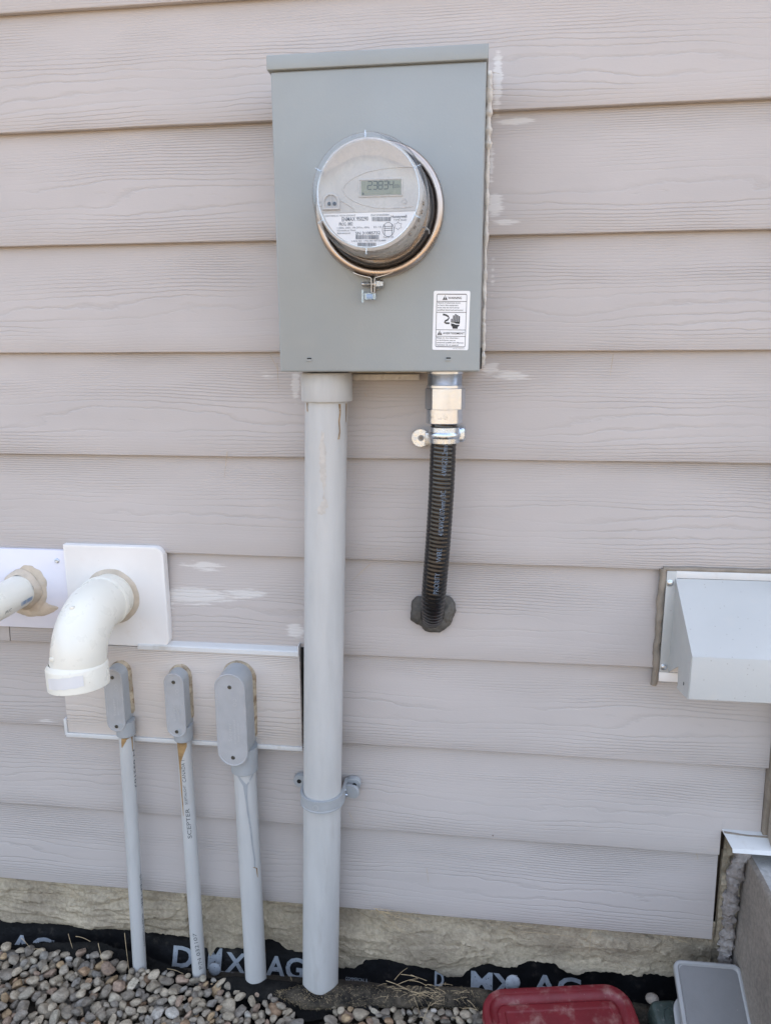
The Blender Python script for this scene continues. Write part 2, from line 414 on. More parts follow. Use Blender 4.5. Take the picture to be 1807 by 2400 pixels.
M['paper'] = surf('white_paper_label', (.68, .67, .665), .5, 0, .01, 9)
M['face'] = surf('warm_grey_faceplate', (.42, .395, .365), .30, 0, .05, 30)
M['facedark'] = surf('shadow_grey_recess', (.36, .35, .34), .5, 0, .03, 20)
M['inner'] = surf('grey_inner_plastic', (.33, .33, .33), .35, 0, .06, 20)
M['lens'] = surf('dark_optic', (.015, .018, .03), .2, 0, .02, 9)
M['lcd'] = surf('lcd_panel', (.18, .185, .125), .25, 0, .02, 20)
M['lcdink'] = surf('lcd_digit', (.012, .018, .014), .4, 0, .02, 9)
M['gasket'] = surf('dark_gasket', (.035, .03, .028), .35, 0, .1, 30)
M['clear'] = clear_mat('clear_polycarbonate')
M['clearplastic'] = clear_mat('clear_seal_plastic', (.86, .90, .95), .16, .08)
M['blue'] = surf('blue_seal_core', (.07, .19, .48), .25, 0, .15, 300)
M['screw'] = surf('dark_screw', (.10, .095, .08), .4, .8, .2, 200)
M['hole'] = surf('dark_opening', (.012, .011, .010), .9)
M['parge'] = rough_mat('parged_concrete', (.50, .425, .31), (.345, .29, .215), .95, .006, 38, .0030, 330, 7)
M['concrete'] = rough_mat('stoop_concrete', (.27, .235, .20), (.20, .175, .15), .9, .0030, 55, .0012, 420, 6)
M['slab'] = rough_mat('trowelled_concrete_skylit', (.46, .455, .44), (.36, .355, .34), .75, .001, 40, .0005, 420, 8)  # smooth stoop top, skylight brightness worked into its lighter colour
M['mortar'] = rough_mat('rough_mortar', (.36, .33, .31), (.24, .21, .19), .95, .006, 70, .0018, 340, 20)
M['membrane'] = surf('black_dimple_membrane', (.009, .009, .010), .40, 0, .2, 30, .002, 60, spec=.22, dirt=(.07, .06, .05, .5), dirt_s=35)
M['memprint'] = surf('worn_silver_print', (.33, .36, .39), .55, 0, .12, 90, dirt=(.05, .05, .06, .9), dirt_s=150, dirt_t=(.62, .66))
M['fabric'] = rough_mat('black_landscape_fabric', (.006, .006, .006), (.020, .018, .016), .95, .004, 160, .0025, 900, 30)
M['fabricdusty'] = rough_mat('dusty_landscape_fabric', (.014, .013, .012), (.13, .108, .08), .95, .004, 160, .0025, 900, 24)
M['soil'] = rough_mat('dark_soil', (.06, .05, .04), (.10, .085, .065), .95, .006, 40, .003, 260, 12)
M['ground'] = rough_mat('dry_ground', (.27, .20, .13), (.22, .165, .105), .95, .01, 20, .004, 120, .6)
M['red'] = surf('dark_red_plastic', (.16, .009, .015), .42, 0, .08, 30, .0003, 300, dirt=(.36, .22, .19, .55), dirt_s=26, dirt_t=(.50, .70), specks=(.6, .5, .45, 150, .05))
M['clearbox'] = surf('frosted_clear_plastic', (.205, .20, .197), .45, 0, .05, 14, .0003, 200, dirt=(.17, .165, .16, .5), dirt_s=10, specks=(.6, .57, .5, 70, .05), spec=.3)
M['boxrim'] = surf('frosted_plastic_rim', (.32, .318, .315), .4, 0, .05, 20, dirt=(.30, .28, .26, .4), dirt_s=30)
M['palebox'] = surf('chalky_pale_plastic', (.24, .235, .22), .6, 0, .08, 30, .001, 200, dirt=(.25, .21, .16, .7), dirt_s=26)
M['green'] = surf('dark_green_plastic', (.03, .046, .040), .5, 0, .15, 60, .0006, 300, dirt=(.12, .12, .11, .6), dirt_s=140, dirt_t=(.55, .66))
M['straw'] = surf('dry_straw', (.42, .32, .19), .7, 0, .25, 90)
M['pebble'] = stone_mat('river_pebble', False); M['pebbles'] = stone_mat('river_pebbles', True)

# ------------------------------------------------------------------ setting: ground
GZ = -1.262
mb = MB(); mb.add([(-60, .3, GZ), (60, .3, GZ), (60, -60, GZ), (-60, -60, GZ)], [(0, 1, 2, 3)])
o = mb.build('ground', M['ground'], origin=(0, 0, GZ), smooth=0); o['kind'] = 'structure'; o['label'] = 'dry tan ground of the yard'
mb = MB()
xs = np.linspace(-1.7, .6, 90); ys = np.linspace(.04, -.95, 50)
mb.grid([[(x, y, GZ + .006 + .012 * float(fbm(x * 9, y * 9, 3)) * min(1, (y + .95) * 8)) for x in xs] for y in ys])
o = mb.build('soil_bed', M['soil'], origin=(0, -.3, GZ)); o['kind'] = 'structure'; o['label'] = 'dark soil under the gravel strip'

# ------------------------------------------------------------------ house wall with its siding boards
house = thing('house_wall', 'lilac grey lap siding wall of wide cedar-grain boards', 'wall', (0, .02, -.85))
mb = MB(); mb.box(-6, 6, .034, .25, -1.6, 2.6); mb.build('sheathing', M['sheath'], house, smooth=0)
E_ = .178
XT = .5175
# bottom edges of the courses, from the photograph: (left z, right z) at x = -0.9 and x = 0.5
rows = [(-10, None), (-9, None), (-8, None), (-7, None), (-6, None), (-5, None), (-4, None), (-3, [(0, 29.4), (437, 2)]), (-2, [(0, 311), (1807, 226.5)]), (-1, [(0, 577), (1807, 535)]), (0, [(0, 827), (1807, 820)]),
        (1, [(0, 1063.5), (1807, 1086)]), (2, [(379, 1296), (1500, 1334)]), (3, [(0, 1502), (1541, 1566)]), (4, [(0, 1694), (1790, 1802)]), (5, [(100, 1890), (1688, 2006)]), (6, [(100, 2067), (1671, 2204)])]
zl = {}
for k, p in rows:
    if p is None: zl[k] = (-k * E_, -k * E_)
    else:
        a, b = at(*p[0], 0), at(*p[1], 0); s_ = (b.z - a.z) / (b.x - a.x)
        if k == -3: s_ = 0.0; a = at(200, 17, 0)
        zl[k] = (a.z + s_ * (-.9 - a.x), a.z + s_ * (.5 - a.x))
def zrow(k, x): a, b = zl[k]; return a + (b - a) * (x + .9) / 1.4
def board(k, x0, x1, notch=None):
    ny = .0; T = .0120; TB = .0085; mb = MB(); n = max(2, int((x1 - x0) / .03)); ztop_over = .012
    rows_ = []
    XS = [x0 + (x1 - x0) * i / n for i in range(n + 1)]
    if notch: XS = sorted(XS + [notch[0] - .0001, notch[0] + .0001])
    for x in XS:
        zb = zrow(k, x) + .0006 * (float(fbm(x * 14, k * 3.3, 5)) - .5) * 2
        zt = zrow(k - 1, x) + ztop_over
        wv = .0016 * (float(fbm(x * 5, k * 7.7, 9)) - .5)
        if notch and x > notch[0]: zb = notch[1]
        f = lambda z: ny + wv + (z - zrow(k, x)) / E_ * T
        col = [(x, f(zb) + TB, zb), (x, f(zb) + .0012, zb), (x, f(zb) + .0003, zb + .0006), (x, f(zb), zb + .0016)]
        for q in range(1, 7): z = zb + .0016 + (zt - zb - .0016) * q / 6; col.append((x, f(z), z))
        col.append((x, f(zt) + TB, zt)); rows_.append(col)
    mb.loft(rows_, True, True, True)
    return mb.build('siding_board', M['siding'], house, origin=(x0, 0, zrow(k, x0)), smooth=40)
xl = d_(150, 1560, 0).x
for k in range(-9, 7):
    if k < 5: board(k, .6625, 2.4)
    if k == 5:
        board(k, -2.4, XT, notch=(.4505, -.8445))
    elif k == 6: board(k, -2.4, .4525)
    elif k == 4:
        board(k, -2.4, xl - .0012); board(k, xl + .0012, XT)
    elif k == 3:
        xj = d_(20, 1365, 0).x; board(k, -2.4, xj - .001); board(k, xj + .001, XT)
    else: board(k, -2.4, XT)

# ------------------------------------------------------------------ trim board and flashing at the right corner
mb = MB(); mb.box(.5262, .66, -.030, .03, -.8515, 1.75, .003)
o = mb.build('trim_board', M['trim'], origin=(.5262, -.03, -.85)); tag(o, 'vertical wood-grain trim board ending above the white flashing at right', 'trim board')
mb = MB(); mb.box(.5182, .5262, -.0040, .03, -.846, 1.75, .001)
mb.build('caulk_strip', M['caulkbrown'], o)
fl = thing('metal_flashing', 'bent white metal flashing above the concrete stoop corner', 'flashing', (.48, -.01, -.85))
prof = [(.012, -.838), (-.004, -.8405), (-.030, -.8530), (-.034, -.8590), (-.0325, -.8590), (-.029, -.8542), (-.003, -.8420), (.012, -.8395)]
mb = MB(); mb.loft([[(x + (.008 if y < -.02 else 0), y, z) for y, z in prof] for x in (.4520, .50, .56, .66)]); mb.build('flashing_sheet', M['whitemetal'], fl, smooth=20)
mb = MB(); mb.tube([(.4535, -.003, -.8412), (.49, -.006, -.8425), (.5255, -.006, -.8435)], [.0025, .002, .003], 8); mb.build('caulk_bead', M['caulkbrown'], fl)

# ------------------------------------------------------------------ foundation wall (parging with a ragged lower edge)
edge = [(-200, 2160), (0, 2174), (121, 2183), (227, 2193), (303, 2198), (353, 2200), (404, 2205), (445, 2211), (478, 2240), (490, 2252), (501, 2234), (551, 2237), (590, 2232), (612, 2220), (630, 2219), (652, 2229), (667, 2243), (705, 2244), (760, 2262), (794, 2278), (826, 2284), (840, 2275), (853, 2271),
        (880, 2268), (903, 2257), (944, 2266), (963, 2275), (1020, 2289), (1045, 2302), (1080, 2302), (1095, 2289), (1129, 2271), (1140, 2273), (1187, 2283), (1214, 2280), (1244, 2272), (1305, 2275), (1328, 2291), (1358, 2297), (1374, 2289), (1427, 2290), (1480, 2297), (1582, 2308), (1720, 2322), (1850, 2340)]
ep = [at(px, py, .004) for px, py in edge]; ex = np.array([p.x for p in ep]); ez = np.array([p.z for p in ep])
fw = thing('foundation_wall', 'tan parged concrete foundation wall with rough trowelled surface', 'wall', (0, .02, -1.2))
nx, nz = 560, 92
X = np.linspace(-1.35, .515, nx)
Z0 = np.where(X > .46, -.845, -1.035)
ZB = np.interp(X, ex, ez) + .006 * (fbm(X * 60, X * 0, 21, 4) - .5) + .004 * (fbm(X * 240, X * 0, 22, 2) - .5)
rows_ = []
for i in range(nz + 3):
    v = min(i / (nz - 1), 1.0); Z = Z0 + (ZB - Z0) * v
    streak = np.clip((-.45 - X) * 4, 0, 1)
    wx = X + .03 * (fbm(X * 9, Z * 9, 51) - .5); wz = Z + .03 * (fbm(X * 9, Z * 9, 52) - .5)
    a = fbm(wx * 6, wz * 26, 31, 4); b = fbm(wx * 8 + 3, wz * 19, 33, 4)
    ter = np.floor(b * 6) / 6 * .75 + b * .25                       # trowel laps: steps with sharp edges
    hgt = .012 * (a - .5) + .036 * (ter - .5) + .006 * (np.abs(fbm(wx * 40, wz * 40, 37, 3) - .5))
    hgt += streak * .012 * (np.abs(fbm(wx * 5, wz * 48, 41, 3) - .5) * 2 - .3)
    for gx, gw in ((d_(443, 2080, .01).x, .004), (d_(572, 2040, .01).x, .006), (d_(410, 2060, .01).x, .002)):
        hgt -= .010 * np.exp(-((X - gx + .01 * (fbm(Z * 30, Z * 0, 3) - .5)) / gw) ** 2)
    Y = .012 - np.clip(hgt, -.012, .014); Y = np.where(Z > -1.072, np.maximum(Y, np.where(X > .4535, .006, .0105)), Y)
    if i >= nz: Y = Y + (.003, .012, .03)[i - nz]; Z = Z + (.001, .003, .004)[i - nz]
    rows_.append([(float(X[j]), float(Y[j]), float(Z[j])) for j in range(nx)])
mb = MB(); mb.grid(rows_); mb.build('parge_coat', M['parge'], fw, smooth=60)

# membrane sheet behind the parging, lettering printed on it
mem = thing('foundation_membrane', 'black dimpled foundation membrane with silver lettering below the parging', 'membrane', (0, .02, -1.25))
def mem_y(x, z):
    q = max((-1.175 - z) / .085, 0.0)
    return .031 - .027 * q * q + .003 * (float(fbm(x * 5, z * 14, 61)) - .5) + .0008 * (float(fbm(x * 4, z * 70, 62)) - .5)
mb = MB(); zz = np.linspace(-1.10, -1.262, 34); xx = np.linspace(-1.35, .515, 260)
mb.grid([[(float(x), mem_y(x, z), float(z)) for x in xx] for z in zz]); mb.build('membrane_sheet', M['membrane'], mem, smooth=60)
def memmap(u, v): return (u, mem_y(u, v) - .0022, v)
def mem_text(body, px0, px1, py_base, cap, bold=.03, w=None, slope=0):
    mb = MB()
    a = at(px0, py_base, .01); b = at(px1, py_base, .01)
    for _ in range(8): a = at(px0, py_base, mem_y(a.x, a.z)); b = at(px1, py_base, mem_y(b.x, b.z))
    put_text(mb, body, a.x, a.z, cap, memmap, width=b.x - a.x, bold=bold); mb.build('lettering', M['memprint'], mem, smooth=0)
zl1 = at(430, 2266, .01).z
mem_text('D', 404, 453, 2264, .036, .026)
mem_text('M', 487, 519, 2268, .036, .026)
mem_text('X', 527, 577, 2276, .033, .026)
mem_text('AG', 622, 712, 2287, .035, .026)
mem_text('DATION', 517, 583, 2289, .0095, .0)
mem_text('AG', 20, 118, 2238, .035, .026)
mem_text('TM', 117, 128, 2207, .004, .0)
mem_text('D', 1018, 1040, 2312, .026, .03)
mem_text('MX', 1103, 1214, 2322, .034, .026)
mem_text('AG', 1246, 1362, 2332, .036, .026)
mem_text('COMMERCIAL R', 810, 862, 2296, .005, 0)
mem_text('COMMERCIAL R', 810, 862, 2303, .005, 0)
# round dimple plugs (pale discs)
for px, py, r, mt in ((504, 2272, .013, 'memprint'), (1202, 2303, .014, 'memprint')):
    p = at(px, py, -.004); mb = MB()
    mb.lathe([(r, 0), (r * 1.0, .002), (r * .8, .005), (r * .35, .0065)], p, (0, -1, .25), 20); mb.build('membrane_plug', M[mt], mem)

# ------------------------------------------------------------------ landscape fabric: left flap and the rolled fold at right
fabt = [(-200, 2236), (0, 2217), (60, 2211), (115, 2209), (170, 2211), (230, 2209), (303, 2232), (353, 2247), (404, 2266), (440, 2277), (480, 2290), (513, 2297), (560, 2297), (600, 2300), (650, 2303), (703, 2306), (740, 2312)]
fabric = thing('landscape_fabric', 'fuzzy black landscape fabric folded along the foundation base', 'fabric', (-.4, -.05, -1.24))
tp = [at(px, py, -.010) if px < 330 else at(px, py, -.010 - .022 * min(1, (px - 330) / 200)) for px, py in fabt]
fx = np.array([p.x for p in tp]); fz = np.array([p.z for p in tp]); fy = np.array([p.y for p in tp])
xx = np.linspace(-1.3, float(fx[-1]) + .02, 420); jag = .0035 * (rng.random(420) - .5)
rows_ = []
for i in range(14):
    t_ = i / 13.0; row = []
    for j, x in enumerate(xx):
        zt = float(np.interp(x, fx, fz)) + jag[j] + .006 * (float(fbm(x * 22, 1, 71)) - .5); yt = float(np.interp(x, fx, fy))
        reach = .050 + .05 * float(np.clip((x + .62) / .25, 0, 1))
        y = yt - reach * t_ ** 1.25 + .006 * (float(fbm(x * 16, t_ * 4, 73)) - .5); z = zt + (-1.252 - zt) * (t_ ** .75 if x < -.6 else 1 - (1 - t_) ** 1.1 * (1 - .2 * t_)) + .007 * (float(fbm(x * 12, t_ * 3, 72)) - .5)
        row.append((float(x), y, z))
    rows_.append(row)
mb = MB(); mb.grid(rows_); mb.build('fabric_flap', M['fabric'], fabric, smooth=60)
mb = MB()                                                    # the fibres along the torn edge
for j in range(1500):
    x = random.uniform(-1.1, -.28); zt = float(np.interp(x, fx, fz)); yt = float(np.interp(x, fx, fy)); q = random.random() ** 2 * .03
    a = Vector((x, yt - .002 - q * .9, zt - q + .002)); e_ = a + Vector((random.uniform(-.003, .003), -random.uniform(0, .003), random.uniform(.001, .0055)))
    w = Vector((.0003, 0, 0)); mb.add([a - w, a + w, e_], [(0, 1, 2)])
o = mb.build('fabric_fibres', M['fabric'], fabric, smooth=0, recalc=False); o['kind'] = 'stuff'
# roll in front of the pipe
roll = [(655, 2330, .004), (685, 2335, .014), (720, 2337, .024), (745, 2337, .026), (790, 2337, .023), (850, 2337, .021), (930, 2337, .021), (1010, 2339, .021), (1090, 2342, .022), (1150, 2348, .020), (1300, 2368, .020), (1400, 2370, .022), (1480, 2378, .022), (1560, 2388, .020)]
pth, rad = [], []
rp = [atz(px, py, -1.214) for px, py, r in roll]
for i in range(90):
    t_ = i / 89 * (len(rp) - 1); k = min(int(t_), len(rp) - 2); f = t_ - k
    p = rp[k].lerp(rp[k + 1], f); r = roll[k][2] * (1 - f) + roll[k + 1][2] * f
    pth.append(p); rad.append(r * .95)
mb = MB(); mb.tube(pth, rad, 28)
mb.v = [(x + .004 * (float(fbm(x * 30, z * 60, 81)) - .5), y + .010 * (float(fbm(x * 26, z * 50 + y * 20, 82)) - .5), z * .78 - .265 - .002 + .009 * (float(fbm(x * 24 + 7, y * 50, 83)) - .5)) for x, y, z in mb.v]
mb.build('fabric_roll', M['fabricdusty'], fabric, smooth=60)
mb = MB()
for j in range(2600):
    k = random.randrange(0, 60); p = pth[k]; a_ = R(random.uniform(-30, 150)); r = rad[k] * .99
    s = Vector((p.x + random.uniform(-.01, .01), p.y - math.cos(a_) * r * .98, (p.z + math.sin(a_) * r) * .78 - .267))
    e_ = s + Vector((random.uniform(-.004, .004), -random.uniform(.0, .004), random.uniform(-.002, .005))); w = Vector((.0003, 0, .0002)); mb.add([s - w, s + w, e_], [(0, 1, 2)])
o = mb.build('fabric_roll_fibres', M['straw'], fabric, smooth=0, recalc=False); o['kind'] = 'stuff'
# sloping fabric tongue between the roll and the stones
g0 = [atz(690, 2330, -1.222), atz(735, 2352, -1.222), atz(790, 2362, -1.228), atz(900, 2372, -1.23)]
g1 = [atz(645, 2352, -1.232), atz(715, 2396, -1.236), atz(775, 2392, -1.24), atz(900, 2390, -1.246)]
rows_ = []
for i in range(9):
    t_ = i / 8; row = []
    for j in range(40):
        u = j / 39 * 3; k = min(int(u), 2); f = u - k; p = g0[k].lerp(g0[k + 1], f).lerp(g1[k].lerp(g1[k + 1], f), t_)
        row.append((p.x, p.y, p.z + .008 * (float(fbm(p.x * 35, p.y * 35, 91)) - .3)))
    rows_.append(row)
mb = MB(); mb.grid(rows_); mb.build('fabric_tongue', M['fabric'], fabric, smooth=60)

rows_ = []
for i in range(14):
    t_ = i / 13; row = []
    for j in range(60):
        x = -.50 + .34 * j / 59; yb = -.004; yf_ = -.070 - .016 * min(1, max(0, (x + .47) / .12))
        y = yb + (yf_ - yb) * t_; e_ = min(1, (x + .50) / .05)
        z = -1.2225 + .0115 * e_ - .040 * max(0, (y + .042) / .038) + .007 * (float(fbm(x * 24, y * 34, 95)) - .5) - .022 * max(0, t_ - .72) ** 1.2 * 3.4
        row.append((x, y, z))
    rows_.append(row)
mb = MB(); mb.grid(rows_); mb.build('fabric_bed', M['fabric'], fabric, smooth=60)

# ------------------------------------------------------------------ concrete stoop and the mortar in its corner
sx = .499; zt = -.889
mb = MB(); yy = np.concatenate([np.linspace(.03, -.5, 54), np.linspace(-.6, -1.7, 12)]); zz = np.linspace(zt - .004, -1.262, 40)
prof_rows = []
for y in yy:
    tilt = (zt + .06 * (y / -.6) * 0)
    col = []
    for z in zz[::-1]:
        low = .012 * float(np.clip((-1.11 + .35 * (.03 - y) * 0 - z) / .02, 0, 1))
        col.append((sx + .010 * (z - zt) / .35 + .0035 * (float(fbm(y * 9, z * 9, 15)) - .5) + .002 * (float(fbm(y * 50, z * 50, 16)) - .5), float(y), float(z)))
    e0 = .003 * (float(fbm(y * 40, 1, 18)) - .5)
    col.append((sx + .003 + e0, float(y), zt - .0012)); col.append((sx + .008 + e0, float(y), zt))
    prof_rows.append(col)
mb.grid(prof_rows); kf = len(mb.v)
n = len(prof_rows[0]); mb.add(prof_rows[-1] + [(sx + .6, -1.7, zt), (sx + .6, -1.7, -1.262)], [tuple(range(n + 2))])
o = mb.build('concrete_stoop', M['concrete'], origin=(.6, -.3, -1.25), smooth=45); tag(o, 'grey brown concrete stoop block with smooth top coloured paler for skylight in the right corner', 'stoop'); sto = o
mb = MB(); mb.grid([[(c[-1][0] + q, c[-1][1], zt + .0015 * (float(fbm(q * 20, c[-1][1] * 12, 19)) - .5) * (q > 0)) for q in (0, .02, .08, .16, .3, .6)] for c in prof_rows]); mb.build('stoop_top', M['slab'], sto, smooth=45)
mo = thing('mortar_bead', 'lumpy grey mortar squeezed into the corner between foundation and stoop', 'mortar', (.49, .0, -1.0))
mort = [(1735, 2012), (1727, 2033), (1722, 2050), (1716, 2075), (1713, 2095), (1710, 2115), (1708, 2135), (1707, 2155), (1706, 2170), (1703, 2195), (1700, 2215), (1698, 2235), (1694, 2255)]
for i, (px, py) in enumerate(mort):
    p = at(px, py, -.002); mb = MB(); rr = random.Random(i); rr_x = rr.uniform(.010, .0155); rr_z = rr.uniform(.011, .020)
    bm = bmesh.new(); bmesh.ops.create_icosphere(bm, subdivisions=3, radius=1.0)
    vv = []
    for v in bm.verts:
        d = 1 + 1.1 * (float(fbm(v.co.x * 2.1 + i * 3.1, v.co.z * 3.2 + v.co.y, 101 + i, 4)) - .5)
        vv.append((p.x + .004 + v.co.x * d * rr_x, p.y + v.co.y * d * .010 + .006, p.z + v.co.z * d * rr_z))
    bm.verts.index_update(); mb.add(vv, [[q.index for q in f.verts] for f in bm.faces]); bm.free()
    mb.build('mortar_lump', M['mortar'], mo, smooth=50)

# ------------------------------------------------------------------ meter box
bx0, bx1, bz0, bz1, byf = -.3000, .0025, -.0305, .4065, -.115
mbx = thing('meter_box', 'grey green steel meter box mounted on the siding', 'meter box', (-.15, -.05, 0))
mb = MB(); mb.box(bx0 + .003, bx1 - .003, byf + .004, .004, bz0 + .001, bz1 - .006, .001); mb.build('box_body', M['boxpaint'], mbx)
mb = MB(); mb.plate(rrect(bx0, bx1, bz0, bz1 - .0205, .002, 3), [(0, byf + .02), (0, byf + .0025), (.0007, byf + .0007), (.0025, byf)], wallmap); mb.build('front_cover', M['boxpaint'], mbx, smooth=50)
mb = MB(); mb.box(bx0 - .0045, bx1 + .0025, byf - .0040, .002, bz1 - .0195, bz1, .0016, 3); mb.build('top_cap', M['boxpaint'], mbx, smooth=50)
for dx, dy in ((668, 777), (968, 776)):
    p = d_(dx, dy, byf); mb = MB()
    mb.plate(rrect(p.x - .0040, p.x + .0040, p.z - .0022, p.z + .0022, .001, 3), [(0, byf + .0004), (.0002, byf - .0016), (.0012, byf - .0019)], wallmap)
    l = mb.build('louvre_tab', M['boxpaint'], mbx); mb = MB(); rect2(mb, p.x - .0030, p.x + .0036, p.z + .0012, p.z + .0030, lambda u, v: (u, byf - .0021, v)); mb.build('tab_slot', M['hole'], l, smooth=0)
# dark sliver painting the shade in the gap at the cover's lower right lip
a = d_(1040, 755, -.09); mb = MB(); mb.box(bx1 + .0004, bx1 + .0026, byf + .004, byf + .020, bz0 + .004, bz0 + .035, .0004); mb.build('lip_gap_shade', M['hole'], mbx)
# fibre caulk bead along the right side
cp, cr = [], []
for i in range(220):
    t_ = i / 219; z = bz1 + .004 - t_ * (bz1 - bz0 - .004); cp.append((bx1 + .0050 + .0025 * (float(fbm(z * 40, 1, 5)) - .5), -.006 + .003 * (float(fbm(z * 30, 2, 6)) - .5), z)); cr.append(.0012 + .0056 * float(fbm(z * 110, 3, 7, 4)) * (1.3 if t_ < .25 else .8))
mb = MB(); mb.tube(cp, cr, 10); mb.build('caulk_bead', M['caulkpale'], mbx, smooth=60)
mb = MB(); mb.tube([(bx0 + .02, -.004, bz0 - .0005), (bx1 - .02, -.004, bz0 - .0005)], .004, 8); mb.box(-.205, -.095, -.012, .002, bz0 - .016, bz0 - .006, .001); mb.build('rear_flange', M['caulkpale'], mbx)

# warning sticker
def stk(px, py): p = d_(px, py, byf - .0008); return p.x, p.z
s0, s1, s2, s3 = stk(936, 627), stk(1017, 628), stk(1009.5, 757), stk(934, 754)
P_ = np.array([s0, s1, s2, s3])
cx, cz = P_[:, 0].mean(), P_[:, 1].mean(); sw = ((s1[0] - s0[0]) + (s2[0] - s3[0])) / 2; sh = ((s0[1] - s3[1]) + (s1[1] - s2[1])) / 2; sa = R(-1.0)
def smap(dy):
    def f(u, v, dp=0.0):                       # u,v in 0..1 (v up)
        a, b = (u - .5) * sw, (v - .5) * sh
        return (cx + a * math.cos(sa) - b * math.sin(sa), byf - dy - dp, cz + a * math.sin(sa) + b * math.cos(sa))
    return f
mb = MB(); f0 = smap(0)
mb.plate(rrect(0, 1, 0, 1, .035, 5), [(0, 0), (0, .0005)], lambda u, v, dp: f0(u, v, dp)); st = mb.build('warning_sticker', M['sticker'], mbx, smooth=0)
sp_ = smap(.0008); mb = MB()
outline(mb, rrect(.09, .91, .055, .945, .03, 4)(0), .012, lambda u, v: sp_(u, v))
mb2 = MB()
for v in (.825, .64, .345, .235): rect2(mb, .09, .91, v - .004, v + .004, lambda u, w: sp_(u, w))
asp = sw / sh
def stext(body, u, v, capf, wf=None, bold=.0): put_text(mb, body, u, v, capf, lambda a, b: sp_(a, b), width=wf, bold=bold)
stext('WARNING', .40, .865, .036, .37, .012); stext('AVERTISSEMENT', .28, .270, .034, .60, .012)
for i, l in enumerate(('Hazard of electrical shock', 'or burn: this equipment', 'must only be serviced by', 'qualified electrical personnel')): stext(l, .115, .790 - i * .040, .021, (.63, .57, .60, .70)[i], .012)
for i, l in enumerate(('Risque de choc \u00e9lectrique ;', 'ou de br\u00fblures: seul un', 'personnel qualifi\u00e9 doit effectuer', "l'entretien de cet appareil")): stext(l, .115, .197 - i * .040, .021, (.62, .52, .76, .61)[i], .012)
stext('MS13V2 WARNING', .58, .018, .014, .32, .0)
def tri(cu, v0, s):
    h = s * asp * .9; mb.add([sp_(cu - s / 2, v0), sp_(cu + s / 2, v0), sp_(cu, v0 + h)], [(0, 1, 2)])
tri(.315, .850, .135); tri(.195, .258, .135)
# hand and cord pictogram
for x0_, x1_, yb, yt in ((.50, .535, .47, .525), (.552, .588, .47, .583), (.604, .640, .47, .605), (.655, .690, .455, .590), (.705, .742, .455, .572)):
    rect2(mb, x0_, x1_, yb, yt, sp_); fan(mb, [((x0_ + x1_) / 2 + .018 * math.cos(t * .785), yt + .010 * math.sin(t * .785)) for t in range(8)], lambda u, v: sp_(u, v))
mb.add([sp_(.50, .478), sp_(.742, .478), sp_(.735, .447), sp_(.64, .452), (sp_(.58, .468)), sp_(.50, .472)], [(0, 1, 2, 3, 4, 5)])
mb.add([sp_(.495, .455), sp_(.57, .450), sp_(.62, .436), sp_(.735, .432), sp_(.725, .41), sp_(.69, .395), sp_(.69, .365), sp_(.55, .365), sp_(.54, .395), sp_(.51, .412)], [tuple(range(10))])
stroke(mb, [(.27, .605), (.35, .595), (.42, .572), (.44, .545), (.41, .515), (.34, .495), (.32, .475), (.36, .458), (.46, .457)], .030, lambda u, v: sp_(u, v))
q_ = mb.build('sticker_print', M['ink'], st, smooth=0); q_['kind'] = 'stuff'
mb = MB(); sq = smap(.0011)
for cu, v0 in ((.315, .860), (.195, .268)):
    rect2(mb, cu - .010, cu + .010, v0 + .016, v0 + .052, sq); rect2(mb, cu - .010, cu + .010, v0 + .000, v0 + .010, sq)
q_ = mb.build('pictogram_detail', M['sticker'], st, smooth=0); q_['kind'] = 'stuff'

# ------------------------------------------------------------------ electricity meter
mc = Vector((-.1452, 0, .1974)); ty = byf
meter = thing('electricity_meter', 'round clear-domed electricity meter with digital readout on the grey green box', 'meter', (mc.x, byf, mc.z))
AX = (0, -1, 0)
def lat(prof, name, mt, par, n=72, smooth=40, c=None, cap=True):
    b = MB(); b.lathe(prof, (c or mc), AX, n, cap0=cap, cap1=cap); return b.build(name, M[mt], par, smooth=smooth)
lat([(.0885, .1145), (.0895, .1160), (.0925, .1180), (.0928, .1240), (.0918, .1275), (.0895, .1300), (.0860, .1312), (.0832, .1308), (.0815, .1290), (.0812, .1250), (.0812, .1200)], 'locking_ring', 'brass', meter)
lat([(.0815, .1150), (.0820, .1240), (.0795, .1330), (.0785, .1360), (.0770, .1360)], 'gasket', 'gasket', meter)
lat([(.0800, .1230), (.0800, .1280), (.0785, .1300), (.0765, .1300)], 'base_flange', 'inner', meter)
lat([(.0722, .1160), (.0722, .1500), (.0712, .1505)], 'base_skirt', 'gasket', meter)
lat([(.0712, .1490), (.0700, .2180), (.0690, .2215), (.0650, .2225)], 'inner_shell', 'face', meter)
fyv = .2226
def fm(dp=0.0): return lambda u, v: (u, -(fyv + dp), v)
